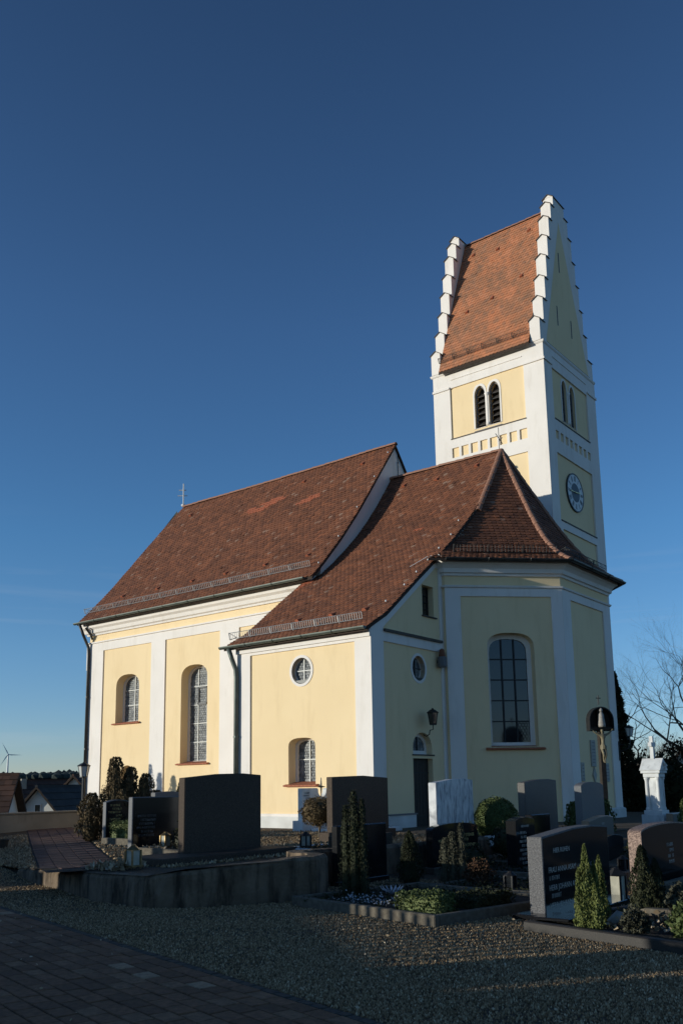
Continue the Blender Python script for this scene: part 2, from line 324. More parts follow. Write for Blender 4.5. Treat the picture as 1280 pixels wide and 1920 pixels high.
def text_mesh(name, lines, fr, u, v, size, material, parent, align='LEFT', gap=1.35, w=0.004, sx=1.0):
    cu = bpy.data.curves.new('lettering', 'FONT'); cu.body = '\n'.join(lines); cu.size = size; cu.align_x = align; cu.space_line = gap; cu.extrude = 0.0015; cu.resolution_u = 2
    o = bpy.data.objects.new('lettering', cu); COL.objects.link(o)
    dg = bpy.context.evaluated_depsgraph_get(); me = bpy.data.meshes.new_from_object(o.evaluated_get(dg))
    bpy.data.objects.remove(o); 
    for vtx in me.vertices: vtx.co = fr(u + vtx.co.x * sx, v + vtx.co.y, w + vtx.co.z)
    me.materials.clear(); me.materials.append(M[material]); me.name = name
    return link(bpy.data.objects.new(name, me), parent)
# ------------------------------------------------------------------ CHURCH
church = thing('church', 'pale yellow and white church with brown tiled roofs and a stepped gable tower', 'church', (-6, 8, 0))
FA = Frame((0, 0, 0), (1, 0, 0), (0, -1, 0))          # annex south
FE = Frame((0, 0, 0), (0, 1, 0), (1, 0, 0))           # annex east
NY = 4.0
FN = Frame((0, NY, 0), (1, 0, 0), (0, -1, 0))         # nave south
P0 = Vector((0.15, 3.93)); P1 = Vector((2.9, 6.68)); P2 = Vector((2.9, 10.72)); P3 = Vector((0.15, 13.47))
FD = Frame((P0.x, P0.y, 0), (1, 1, 0), (1, -1, 0))    # choir diagonal
FC = Frame((2.9, 0, 0), (0, 1, 0), (1, 0, 0))         # choir east
TX, TY = -0.22, 13.3
FTS = Frame((0, TY, 0), (1, 0, 0), (0, -1, 0))        # tower south
FTE = Frame((TX, 0, 0), (0, 1, 0), (1, 0, 0))         # tower east
PC = [(-.26, 5.68), (-.037, 5.825), (.718, 6.246), (1.582, 6.916), (2.498, 7.627), (3.809, 8.61), (4.87, 9.45), (5.6, 10.09), (6.34, 10.78), (7.0, 11.50), (7.7, 12.33), (8.7, 13.66)]
PN = [(3.45, 8.64), (3.75, 8.93), (4.2, 9.38), (4.75, 9.96), (5.25, 10.50), (6.29, 11.74), (7.39, 13.18), (8.17, 14.22), (9.0, 15.30)]
NR = 9.0        # nave ridge line
def pz(P, y):
    return float(np.interp(y, [a for a, b in P], [b for a, b in P]))
HV = 0.42      # depth of the outer window reveals
# --- openings
W_ANN = arch(-3.16, -2.10, 1.28, 2.66, 0.26, sq=0.75)
W_NAVE1 = arch(-16.73, -15.18, 4.03, 6.12, 0.55, sq=0.8)
W_NAVE2 = arch(-12.53, -10.99, 2.20, 6.14, 0.55, sq=0.8)
W_NAVE3 = arch(-16.35, -15.35, -0.5, 2.22, 0.5)
W_DIAG = arch(1.32, 2.88, 2.36, 6.03, 0.50, sq=0.75)
W_FAN = arch(2.03, 3.08, 2.12, 2.78, 0.45)
O_S = circ(-2.62, 4.68, 0.385, ry=0.40); O_E = circ(2.46, 4.74, 0.36, ry=0.385)
W_SM = rect(2.79, 3.45, 6.47, 7.45)
DOOR = rect(2.02, 3.10, -0.3, 2.0)
# --- yellow walls
b = MB(); plate(b, FA, rect(-5.3, 0, -.6, 5.74), [O_S, W_ANN], 0, HV)
top = [(y, z - .12) for y, z in PC if 0.05 < y < 6.4]
plate(b, FE, [(0, -.6), (6.34, -.6)] + top[::-1] + [(0, 5.72)], [O_E, W_SM, DOOR, W_FAN], 0, 0.26)
b.box((-5.3, 0.002, -.6), (-5.26, 4.0, 5.62))
b.build('annex_wall', 'plaster_yellow', church, fix=False)
b = MB(); plate(b, FN, rect(-18.7, -5.3, -.6, 8.95), [W_NAVE1, W_NAVE2, W_NAVE3], 0, HV)
Fw = Frame((-18.7, 0, 0), (0, -1, 0), (-1, 0, 0))
prof = [(y, z - .1) for y, z in PN if y > 4.0]
wpoly = [(-14.0, -.6), (-4.0, -.6), (-4.0, 8.9)] + [(-y, z) for y, z in prof] + [(-(2 * NR - y), z) for y, z in prof[::-1][1:]] + [(-14.0, 8.9)]
plate(b, Fw, wpoly, [], 0)
b.box((-18.7, 13.96, -.6), (-5.3, 14.0, 8.9))
b.build('nave_wall', 'plaster_yellow', church, fix=False)
b = MB(); Fg = Frame((-5.15, 0, 0), (0, 1, 0), (1, 0, 0))
gpoly = [(4.05, 8.0), (13.95, 8.0), (13.95, 8.95)] + [(2 * NR - y, z) for y, z in prof] + prof[::-1][1:] + [(4.05, 9.05)]
plate(b, Fg, gpoly, [], 0, edge=0.3)
b.build('nave_gable', 'plaster_white', church, fix=False)
b = MB(); b.tube([(-5.132, 9.2, 13.9), (-5.132, 9.22, 15.0)], 0.012, 6); b.tube([(-5.132, 9.2, 14.55), (-5.09, 9.2, 14.55)], 0.02, 6)
b.build('lightning_wire', 'iron', church)
b = MB()
LD = (P1 - P0).length
plate(b, FD, rect(0, LD, -.6, 8.6), [W_DIAG], 0, 0.40)
plate(b, FC, rect(P1.y, P2.y, -.6, 8.45), [], 0)
Fne = Frame((P2.x, P2.y, 0), (-1, 1, 0), (1, 1, 0)); plate(b, Fne, rect(0, LD, -.6, 8.6), [], 0)
Fs0 = Frame((0, 3.93, 0), (1, 0, 0), (0, -1, 0)); plate(b, Fs0, rect(0.0, .15, -.6, 8.45), [], 0)
b.build('choir_wall', 'plaster_yellow', church, fix=False)
# --- white plaster dressings
TW = 0.05
b = MB()
plate(b, FA, rect(-5.3, TW - .003, -.6, 5.60), [rect(-4.73, -.545, .42, 5.35)], TW, TW, TW)
b.build('annex_south_frame', 'plaster_white', church, fix=False)
b = MB(); b.fbox(FA, -5.32, .04, 5.44, 5.66, TW - .01, .10); b.build('eave_moulding', 'plaster_white', church)
b = MB()
up_ = [(y, z - .10) for y, z in PC if 0.05 < y < 3.95] + [(3.93, pz(PC, 3.93) - .10)]
lo_ = [(.575, 5.86), (3.62, 8.20)]
plate(b, FE, [(-TW + .003, -.6), (.575, -.6), (.575, 5.37), (3.74, 5.37), (3.74, -.6), (3.935, -.6)] + up_[::-1] + [(0, 5.72), (-TW + .003, 5.70)],
      [[(.575, 5.74), (3.74, 5.74), (3.74, 8.12), (3.56, 8.12), (.72, 5.90), (.575, 5.78)]], TW, TW, TW)
b.build('annex_east_frame', 'plaster_white', church, fix=False)
b = MB(); strip = [(y, z - .10) for y, z in PC if 3.9 < y < 6.4]
plate(b, FE, [(3.94, 8.3), (6.34, 10.3)] + strip[::-1] + [(3.94, 8.60)], [], TW - .004, 0, TW)
b.build('verge_wall', 'plaster_white', church, fix=False)
b = MB(); b.fbox(FE, .575, 3.74, 5.66, 5.735, TW + .001, .13); b.build('string_ledge', 'copper_cap', church)
for i, (c, r, ry, fr) in enumerate(((-2.62, .385, .40, FA), (2.46, .36, .385, FE))):
    b = MB(); cv = 4.68 if i == 0 else 4.74
    plate(b, fr, circ(c, cv, r + .085, ry=ry + .085), [circ(c, cv, r, ry=ry)], .018, .40, .018); b.build('window_surround', 'plaster_white', church, fix=False)
for u0, u1 in ((.575, 1.96), (3.18, 3.74)):
    b = MB(); b.fbox(FE, u0, u1, -.6, .36, 0.001, .10); q = b.build('plinth', 'plinth_white', church)
    b = MB(); b.fbox(FE, u0, u1 + .03, .362, .40, 0.001, .135); b.build('plinth_cap', 'grey_stone', church)
b = MB(); b.fbox(FA, -5.34, .07, -.6, .34, TW + .001, .10); b.build('plinth', 'plinth_white', church)
b = MB()
plate(b, FN, rect(-18.75, -5.31, -.6, 7.70), [rect(-17.65, -14.38, .5, 7.33), rect(-13.5, -10.25, .5, 7.34), rect(-9.2, -5.6, .5, 7.34)], TW, TW, TW)
b.build('nave_south_frame', 'plaster_white', church, fix=False)
b = MB(); moulding(b, [(-18.75, 8.0), (-18.75, NY), (-5.32, NY)], [(.0, 7.71), (.10, 7.71), (.10, 7.77), (.0, 7.80)]); b.build('frieze_ledge', 'plaster_white', church)
b = MB(); moulding(b, [(-18.75, 8.0), (-18.75, NY), (-5.32, NY)], [(.0, 8.07), (.07, 8.07), (.09, 8.14), (.16, 8.18), (.20, 8.32), (.30, 8.40), (.30, 8.76), (.0, 8.80)]); b.build('cornice', 'plaster_white', church)
b = MB(); b.box((-19.0, 4.05, 6.55), (-18.755, 5.0, 7.70)); b.build('corner_capital', 'plaster_white', church)
# choir dressings
b = MB()
plate(b, FD, rect(-.02, LD + .019, -.6, 7.50), [rect(.49, 3.53, -.5, 7.22)], TW, TW, 0); b.build('choir_diagonal_frame', 'plaster_white', church, fix=False)
b = MB()
plate(b, FC, rect(P1.y - .019, P2.y, -.6, 7.50), [rect(7.30, 10.10, -.5, 7.22)], TW, TW, 0); b.build('choir_east_frame', 'plaster_white', church, fix=False)
cp = [(0.055, 3.93), tuple(P0), tuple(P1), tuple(P2), tuple(P3)]
b = MB(); moulding(b, cp, [(.0, 7.505), (.10, 7.505), (.12, 7.56), (.0, 7.60)]); b.build('frieze_ledge', 'plaster_white', church)
b = MB(); moulding(b, cp, [(.0, 7.90), (.06, 7.90), (.08, 7.97), (.15, 7.99), (.17, 8.12), (.27, 8.22), (.36, 8.26), (.36, 8.46), (.0, 8.52)]); b.build('cornice', 'plaster_white', church)
b = MB(); moulding(b, [tuple(P1 + Vector((.0, .2))), tuple(P2), tuple(P3)], [(TW + .002, -.6), (.13, -.6), (.13, .30), (TW + .002, .34)]); b.build('plinth', 'plinth_white', church)
# --- tower
b = MB()
L1 = lancet(-3.62, -3.08, 16.93, 18.52, 18.95); L2 = lancet(-2.90, -2.36, 16.93, 18.52, 18.95)
E1 = lancet(15.04, 15.56, 16.93, 18.52, 18.95); E2 = lancet(15.88, 16.42, 16.93, 18.52, 18.95)
plate(b, FTS, rect(-5.72, TX, 0, 20.0), [L1, L2], 0, .38)
plate(b, FTE, rect(TY, 18.78, 0, 20.0), [E1, E2], 0, .38)
b.box((-5.72, TY + .01, 0), (-5.68, 18.78, 20.0)); b.box((-5.68, 18.74, 0), (TX - .01, 18.78, 20.0))
b.build('tower_wall', 'plaster_yellow', church, fix=False)
def squares(u0, u1, v0, v1, n, w):
    return [rect(u0 + (u1 - u0 - w) * i / (n - 1), u0 + (u1 - u0 - w) * i / (n - 1) + w, v0, v1) for i in range(n)]
TP = 0.07
b = MB(); plate(b, FTS, rect(-5.74, TX + TP - .003, 0, 20.0), [rect(-4.85, -1.12, 16.78, 19.24)] + squares(-4.85, -1.10, 15.85, 16.32, 8, .36) + [rect(-4.85, -1.12, 12.2, 15.25)], TP, TP)
b.build('tower_south_frame', 'plaster_white', church, fix=False)
b = MB(); plate(b, FTE, rect(TY - TP + .003, 18.78, 0, 20.0), [rect(14.0, 17.78, 16.74, 19.12)] + squares(14.03, 17.76, 15.84, 16.24, 8, .33) + [rect(14.03, 17.80, 12.2, 15.22), rect(14.2, 17.8, 8, 11.83)], TP, TP)
b.build('tower_east_frame', 'plaster_white', church, fix=False)
tp = [(-5.72, 18.78), (-5.72, TY), (TX, TY), (TX, 18.78)]
b = MB(); moulding(b, tp, [(.072, 19.98), (.10, 20.0), (.13, 20.05), (.13, 20.10), (.0, 20.13), (.0, 19.98)]); b.build('tower_cornice', 'plaster_white', church)
for fr, a0, a1 in ((FTS, -5.76, -4.86), (FTS, -1.14, TX + TP + .05), (FTE, TY - TP - .05, 13.98), (FTE, 17.78, 18.82)):
    b = MB(); b.fbox(fr, a0, a1, 19.20, 19.30, TP + .001, TP + .06); b.build('capital_ledge', 'plaster_white', church)
for fr, a0, a1 in ((FTS, -4.8, -1.18), (FTE, 14.1, 17.7)):
    b = MB(); b.fbox(fr, a0, a1, 19.62, 19.66, TP + .001, TP + .03); b.build('frieze_moulding', 'plaster_white', church)
    b = MB(); b.fbox(fr, a0 - .08, a1 + .08, 16.735, 16.775, TP + .001, TP + .035); b.build('string_ledge', 'copper_cap', church)
b = MB(); b.fbox(FTE, 14.05, 17.82, 12.16, 12.20, TP + .001, TP + .04); b.build('string_ledge', 'copper_cap', church)
def belfry(fr, lans, u0, u1):
    b = MB()
    for ln in lans:
        c = sum(p[0] for p in ln) / len(ln); big = [(u + math.copysign(.075, u - (min(q[0] for q in ln) + max(q[0] for q in ln)) / 2), v + (.09 if v > 18.6 else 0.02)) for u, v in ln]
        plate(b, fr, big, [ln], .02, .02, .02)
    win = b.build('belfry_window', 'plaster_white', church, fix=False)
    for ln in lans:
        a = min(q[0] for q in ln); z = max(q[0] for q in ln)
        back = MB(); back.add([fr(u, v, -.36) for u, v in ln], [tuple(range(len(ln)))]); back.build('dark_opening', 'louver_wood', win, fix=False)
        fr2 = MB(); inn = [((u - (a + z) / 2) * .8 + (a + z) / 2, v - (.06 if v > 18.5 else 0)) for u, v in ln]
        plate(fr2, fr, ln, [inn], -.10, .06); fr2.build('louver_frame', 'grey_stone', win, fix=False)
        for k in range(6):
            v = 17.10 + k * .27; lo = MB()
            lo.add([fr(a + .05, v, -.12), fr(z - .05, v, -.12), fr(z - .05, v + .19, -.30), fr(a + .05, v + .19, -.30),
                    fr(a + .05, v + .03, -.12), fr(z - .05, v + .03, -.12), fr(z - .05, v + .22, -.30), fr(a + .05, v + .22, -.30)],
                   [(3, 2, 1, 0), (4, 5, 6, 7), (0, 1, 5, 4), (1, 2, 6, 5), (2, 3, 7, 6), (3, 0, 4, 7)]); lo.build('louver', 'louver_wood', win)
    mid0 = max(q[0] for q in lans[0]); mid1 = min(q[0] for q in lans[1])
    col = MB(); cpt = fr((mid0 + mid1) / 2, 0, -.02); col.lathe([(.10, 16.98), (.10, 17.08), (.075, 17.12), (.07, 18.35), (.10, 18.40), (.13, 18.50)], (cpt.x, cpt.y, 0), 14); col.build('column', 'plaster_white', win, smooth=True)
    sl = MB(); sl.prism([fr(u0, 16.80, .05), fr(u0, 16.83, .05), fr(u0, 17.02, -.3), fr(u0, 16.80, -.3)], fr.u * (u1 - u0)); sl.build('window_sill', 'grey_stone', win)
belfry(FTS, (L1, L2), -3.66, -2.32); belfry(FTE, (E1, E2), 15.0, 16.46)
# clock
cl = MB(); c0 = FTE(15.75, 13.81, 0); 
ring = circ(15.75, 13.81, .84, 40); plate(cl, FTE, ring, [], .06, 0, .06); clock = cl.build('clock', 'clock_white', church, fix=False)
cl = MB(); plate(cl, FTE, circ(15.75, 13.81, .88, 40), [circ(15.75, 13.81, .825, 40)], .075, .07, .07); cl.build('clock_rim', 'clock_dark', clock, fix=False)
cl = MB(); plate(cl, FTE, circ(15.75, 13.81, .43, 32), [], .066, 0, 0); cl.build('clock_centre', 'clock_dark', clock, fix=False)
ROM = ['XII', 'I', 'II', 'III', 'IIII', 'V', 'VI', 'VII', 'VIII', 'IX', 'X', 'XI']
for k, s in enumerate(ROM):
    a = math.pi / 2 - k * math.pi / 6; rad = Vector((math.cos(a), math.sin(a))); tan = Vector((math.sin(a), -math.cos(a)))
    wd = {'I': .04, 'V': .075, 'X': .08}; tot = sum(wd[c] for c in s); x = -tot / 2; nb = MB()
    def stroke(x0, r0, x1, r1, t):
        q = [Vector((x0 - t, r0)), Vector((x0 + t, r0)), Vector((x1 + t, r1)), Vector((x1 - t, r1))]
        P = [FTE(15.75 + rad.x * p.y + tan.x * p.x, 13.81 + rad.y * p.y + tan.y * p.x, .068) for p in q]; nb.add(P, [(0, 1, 2, 3)])
    for c in s:
        m0 = x + wd[c] / 2
        if c == 'I': stroke(m0, .52, m0, .76, .012)
        if c == 'V': stroke(m0, .52, m0 - .03, .76, .012); stroke(m0, .52, m0 + .03, .76, .006)
        if c == 'X': stroke(m0 - .03, .52, m0 + .03, .76, .012); stroke(m0 + .03, .52, m0 - .03, .76, .006)
        x += wd[c]
    nb.build('numeral', 'clock_dark', clock, fix=False)
for ang, ln, wdt, w in ((math.pi + .04, .62, .028, .10), (0.13, .42, .04, .115)):
    h = MB(); d = Vector((math.cos(ang), math.sin(ang))); n = Vector((-d.y, d.x))
    pts = [(-.12, -.02), (-.12, .02), (0, .015), (ln * .55, .012), (ln * .72, wdt), (ln, 0), (ln * .72, -wdt), (ln * .55, -.012), (0, -.015)]
    h.prism([FTE(15.75 + d.x * a + n.x * c, 13.81 + d.y * a + n.y * c, w) for a, c in pts], FTE.n * .012); h.build('clock_hand', 'gold', clock)
# stepped gables
SY = [(13.14, 13.59, 21.25), (13.59, 13.92, 22.42), (13.92, 14.2, 23.58), (14.2, 14.47, 24.75), (14.47, 14.74, 25.85), (14.74, 15.05, 26.95), (15.05, 15.38, 27.82)]
YC = 15.97
def stepped(x0, x1, face):
    pts = [(13.14, 20.1)]
    for y0, y1, z in SY: pts += [(y0, z - .128), (y1, z - .128)]
    pts += [(15.38, 28.232), (2 * YC - 15.38, 28.232)]
    for y0, y1, z in SY[::-1]: pts += [(2 * YC - y1, z - .128), (2 * YC - y0, z - .128)]
    pts += [(2 * YC - 13.14, 20.1)]
    clean = [pts[0]]
    for p in pts[1:]:
        if p != clean[-1]: clean.append(p)
    b = MB(); b.prism([(x0, y, z) for y, z in clean], (x1 - x0, 0, 0)); g = b.build('stepped_gable', 'plaster_white', church)
    if face:
        fr = Frame((x1, 0, 0), (0, 1, 0), (1, 0, 0))
        t = MB(); plate(t, fr, [(13.72, 20.2), (18.3, 20.2), (15.85, 27.1)], [], .004); t.build('gable_field', 'plaster_yellow', g, fix=False)
        t = MB(); t.fbox(fr, 13.7, 18.32, 20.14, 20.2, .0, .05); t.build('gable_ledge', 'copper_cap', g)
        for yy, z0, z1 in ((15.6, 24.4, 25.4), (15.08, 21.55, 22.5), (16.57, 21.5, 22.4)):
            t = MB(); t.fbox(fr, yy - .05, yy + .05, z0, z1, -.1, .0065); t.build('slit_window', 'iron', g)
    xm = (x0 + x1) / 2
    steps = [(y0, y1, z) for y0, y1, z in SY] + [(2 * YC - y1, 2 * YC - y0, z) for y0, y1, z in SY] + [(15.38, 2 * YC - 15.38, 28.36)]
    for y0, y1, z in steps:
        t = MB(); lo, hi = (y0, y1 + .02) if y1 < YC else (y0 - .02, y1)
        t.prism([(x0, lo, z - .13), (xm, lo, z), (x1, lo, z - .13)], (0, hi - lo, 0)); q = t.build('step_head', 'plaster_white', g)
        t = MB(); ex = .05
        for sg in (-1, 1):
            xe = x0 - ex if sg < 0 else x1 + ex
            ze = z - .165 - .13 * ex / (xm - x0)
            P = [(xm, lo - ex, z + .003), (xe, lo - ex, ze + .003), (xe, hi + ex, ze + .003), (xm, hi + ex, z + .003)]
            t.add(P + [(a, b_, c + .03) for a, b_, c in P], [(3, 2, 1, 0), (4, 5, 6, 7), (0, 1, 5, 4), (1, 2, 6, 5), (2, 3, 7, 6), (3, 0, 4, 7)])
        t.build('step_cap', 'copper_cap', g, fix=True)
stepped(-.68, -.20, True); stepped(-5.74, -5.26, False)
# --- roofs: tiles as real plates
def tile_rows(rows, w, e, material, parent, name='roof_tiles', t=.024, flat=False, skip=None):
    vs = []; fs = []
    for ri, (L, Rr, upv, nv) in enumerate(rows):
        L = Vector(L); Rr = Vector(Rr); upv = Vector(upv); nv = Vector(nv); d = Rr - L; ln = d.length
        if ln < w * .3: continue
        d.normalize(); off = -(w / 2 if ri % 2 else 0) 
        k = int(math.ceil((ln - off) / w))
        for i in range(k):
            a0 = max(0, off + i * w) + .003; a1 = min(ln, off + (i + 1) * w) - .003
            if a1 - a0 < .03: continue
            j = random.uniform(-.006, .006); lift = random.uniform(0, .009); wv = a1 - a0
            if random.random() < .015: lift += .015
            sh = [(0, .20), (.22, .05), (.5, 0), (.78, .05), (1, .20)] if not flat else [(0, 0), (.34, .0), (.67, 0), (1, 0)]
            m_ = len(sh); k0 = len(vs)
            for (s, bb) in sh: vs.append(L + d * (a0 + wv * s) + upv * (bb * e + j) + nv * (t + lift))
            vs.append(L + d * a1 + upv * (1.3 * e) + nv * .002); vs.append(L + d * a0 + upv * (1.3 * e) + nv * .002)
            for (s, bb) in sh: vs.append(L + d * (a0 + wv * s) + upv * (bb * e + j) + nv * (lift - .004))
            fs.append(tuple(range(k0, k0 + m_ + 2)))
            for q in range(m_ - 1): fs.append((k0 + q + 1, k0 + q, k0 + m_ + 2 + q, k0 + m_ + 3 + q))
            fs.append((k0, k0 + m_ + 1, k0 + m_ + 2)); fs.append((k0 + m_, k0 + m_ - 1, k0 + 2 * m_ + 1))
    me = bpy.data.meshes.new(name); me.from_pydata(vs, [], fs); me.validate(); me.materials.append(M[material])
    o = link(bpy.data.objects.new(name, me), parent); o['kind'] = 'stuff'; return o
def resample(P, e):
    d = [0]
    for (a, b_), (c, f_) in zip(P[:-1], P[1:]): d.append(d[-1] + math.hypot(c - a, f_ - b_))
    n = int(d[-1] / e); out = []
    for i in range(n):
        s = d[-1] * i / n; out.append((float(np.interp(s, d, [a for a, _ in P])), float(np.interp(s, d, [b_ for _, b_ in P]))))
    return out
def profile_rows(P, e, xl, xr):
    q = resample(P, e); rows = []
    for i, (y, z) in enumerate(q):
        y1, z1 = q[i + 1] if i + 1 < len(q) else P[-1]
        u = Vector((0, y1 - y, z1 - z)).normalized(); n = Vector((0, -u.z, u.y))
        a, b_ = xl(y), xr(y)
        sag = .012 * math.sin(i * .9)
        rows.append(((a, y, z + sag * .3), (b_, y, z + sag * .3), u, n))
    return rows
def sheet(mb, P, xl, xr, dz=-.02, th=.09):
    for (y0, z0), (y1, z1) in zip(P[:-1], P[1:]):
        a = [(xl(y0), y0, z0 + dz), (xr(y0), y0, z0 + dz), (xr(y1), y1, z1 + dz), (xl(y1), y1, z1 + dz)]
        mb.add(a + [(x, y, z - th) for x, y, z in a], [(0, 1, 2, 3), (7, 6, 5, 4), (0, 4, 5, 1), (1, 5, 6, 2), (3, 7, 4, 0)])
NW = lambda y: -18.95 + .75 * max(0, (y - 5.8) / 3.2) ** 1.5; NE_ = lambda y: -5.06
PNf = resample(PN, .35) + [PN[-1]]
b = MB(); sheet(b, PNf, NW, NE_); PNn = [(2 * NR - y, z) for y, z in PNf]; sheet(b, PNn, lambda y: NW(2 * NR - y), NE_)
roof = b.build('nave_roof', 'roof_under', church)
tile_rows(profile_rows(PN, .155, NW, NE_), .18, .155, 'tile_brown', roof)
# patches of newer tiles
def patch(P, e, w, y0, z_x, cells, parent, material='tile_new'):
    q = resample(P, e); rows = []
    for (ri, x0, x1) in cells:
        y, z = q[ri]; y1, z1 = q[ri + 1]; u = Vector((0, y1 - y, z1 - z)).normalized(); n = Vector((0, -u.z, u.y))
        rows.append((Vector((x0, y, z)) + n * .008, Vector((x1, y, z)) + n * .008, u, n))
    tile_rows(rows, w, e, material, parent, 'new_tiles')
patch(PN, .155, .18, 0, 0, [(40, -12.2, -11.2), (41, -12.4, -11.0), (42, -12.4, -11.9), (43, -11.7, -10.2), (42, -11.4, -10.6), (44, -11.2, -10.4), (38, -9.2, -8.3), (39, -9.0, -7.9), (40, -8.6, -8.0)], roof)
AX = lambda y: -5.70 if y < 3.9 else -5.16
def CE(y): return .09 if y < 6.34 else .12 + (-.05 - .12) * (y - 6.34) / (8.7 - 6.34)
b = MB(); sheet(b, PC, AX, CE); PCn = [(17.4 - y, z) for y, z in PC if y > 3.4]; sheet(b, PCn, lambda y: -5.16, lambda y: -.05 + .2 * max(0, (y - 8.7) / 5))
croof = b.build('choir_roof', 'roof_under', church)
tile_rows(profile_rows(PC, .15, AX, CE), .18, .15, 'tile_brown', croof)
patch(PC, .15, .18, 0, 0, [(29, -5.62, -5.35), (30, -5.62, -5.3), (31, -5.6, -5.1), (32, -5.6, -5.2), (28, -5.6, -5.4), (50, -2.2, -1.8)], croof)
HP = [(0, 8.38), (.25, 8.51), (.5, 8.66), (.8, 8.88), (1.1, 9.15), (1.4, 9.47), (1.7, 9.85), (2.0, 10.28), (2.27, 10.70), (3.1, 12.08), (4.01, 13.66)]
def hip(d_):
    x = 3.4 - d_ * 3.45 / 4.01; return x, 3.58 + (x - .5) + d_ * 2 ** .5
def leftd(d_):
    if d_ < 2.27: return .06, 3.13 + .01 + d_ * 2 ** .5
    t = (d_ - 2.27) / (4.01 - 2.27); return .12 - .17 * t, 6.40 + (8.7 - 6.40) * t
def hip_rows(e, lf, rf):
    q = resample(HP, e); rows = []
    for i, (d_, z) in enumerate(q):
        L = lf(d_); Rr = rf(d_); d2, z2 = q[i + 1] if i + 1 < len(q) else HP[-1]
        a = Vector((*L, z)); b_ = Vector((*Rr, z)); a2 = Vector((*lf(d2), z2)); b2 = Vector((*rf(d2), z2))
        dr = (b_ - a).normalized(); n = dr.cross(((a2 + b2) - (a + b_))).normalized(); u = n.cross(dr).normalized()
        rows.append((a, b_, u, n))
    return rows
hipN = lambda d_: (hip(d_)[0], 17.4 - hip(d_)[1])
def lsheet(mb, lf, rf, th=.08):
    for (d0, z0), (d1, z1) in zip(HP[:-1], HP[1:]):
        a = [(*lf(d0), z0 - .02), (*rf(d0), z0 - .02), (*rf(d1), z1 - .02), (*lf(d1), z1 - .02)]
        mb.add(a + [(x, y, z - th) for x, y, z in a], [(0, 1, 2, 3), (7, 6, 5, 4), (0, 4, 5, 1)])
b = MB(); lsheet(b, leftd, hip); lsheet(b, hip, hipN); lsheet(b, hipN, lambda d_: (leftd(d_)[0], 17.4 - leftd(d_)[1]))
aroof = b.build('apse_roof', 'roof_under', church)
tile_rows(hip_rows(.15, leftd, hip), .18, .15, 'tile_brown', aroof, t=.03)
tile_rows(hip_rows(.15, hip, hipN), .18, .15, 'tile_brown', aroof, t=.03)
PT = [(12.98, 20.06), (13.06, 20.28), (13.14, 20.5), (15.97, 28.0)]
b = MB(); sheet(b, PT, lambda y: -5.27, lambda y: -.67); sheet(b, [(31.94 - y, z) for y, z in PT], lambda y: -5.27, lambda y: -.67)
troof = b.build('tower_roof', 'roof_under', church)
tile_rows(profile_rows(PT, .165, lambda y: -5.26, lambda y: -.68), .18, .165, 'tile_orange', troof)
# ridge and hip tiles: single half-round tiles
def half_round(length, r, taper=.85, n=7):
    b = MB(); v = []
    for (x, rr) in ((0, r), (length, r * taper)):
        for ro in (rr, rr - .018):
            for k in range(n + 1):
                a = math.pi * k / n; v.append((x, math.cos(a) * ro, math.sin(a) * ro))
    m_ = n + 1; f = []
    for k in range(n):
        f.append((k, k + 1, 2 * m_ + k + 1, 2 * m_ + k)); f.append((m_ + k + 1, m_ + k, 3 * m_ + k, 3 * m_ + k + 1)); f.append((k + 1, k, m_ + k, m_ + k + 1)); f.append((2 * m_ + k, 2 * m_ + k + 1, 3 * m_ + k + 1, 3 * m_ + k))
    me = bpy.data.meshes.new('ridge_tile'); me.from_pydata(v, [], f); me.materials.append(M['ridge_clay']); return me
hr = half_round(.42, .125)
def ridge_line(path, parent, name='ridge_tile', step=.37, dz=-.03):
    P = [Vector(p) for p in path]; d = [0]
    for a, c in zip(P[:-1], P[1:]): d.append(d[-1] + (c - a).length)
    n = int(d[-1] / step)
    pos = lambda s: Vector([float(np.interp(s, d, [p[i] for p in P])) for i in range(3)])
    for i in range(n):
        a = pos(i * d[-1] / n); c = pos((i + 1) * d[-1] / n); x = (c - a).normalized(); z = Vector((0, 0, 1)); y = z.cross(x).normalized(); z2 = x.cross(y)
        o = bpy.data.objects.new(name, hr); mm = Matrix((x, y, z2)).transposed().to_4x4(); mm.translation = a + Vector((0, 0, dz + random.uniform(-.008, .008)))
        link(o, parent); o.matrix_local = mm @ Matrix.Rotation(random.uniform(-.03, .03), 4, 'Z')
ridge_line([(-18.2, NR, 15.32), (-12, NR, 15.28), (-5.08, NR, 15.32)], roof)
ridge_line([(-5.14, 8.7, 13.70), (-.05, 8.7, 13.66)], croof)
ridge_line([(-5.2, 15.97, 28.0), (-.72, 15.97, 28.0)], troof)
hp3 = lambda f_, n=14: [(*f_(4.01 * i / n), pz(HP, 4.01 * i / n)) for i in range(n + 1)]
ridge_line(hp3(hip), aroof, 'hip_tile'); ridge_line(hp3(hipN), aroof, 'hip_tile')
ridge_line([(*leftd(d_), pz(HP, d_)) for d_ in (2.27, 2.6, 3.1, 3.6, 4.01)], aroof, 'hip_tile')
# mortar fillets under the hips
for f_ in (hip,):
    b = MB(); b.tube([(x, y, z - .02) for x, y, z in hp3(f_)], .10, 8); b.build('mortar_fillet', 'mortar', aroof)
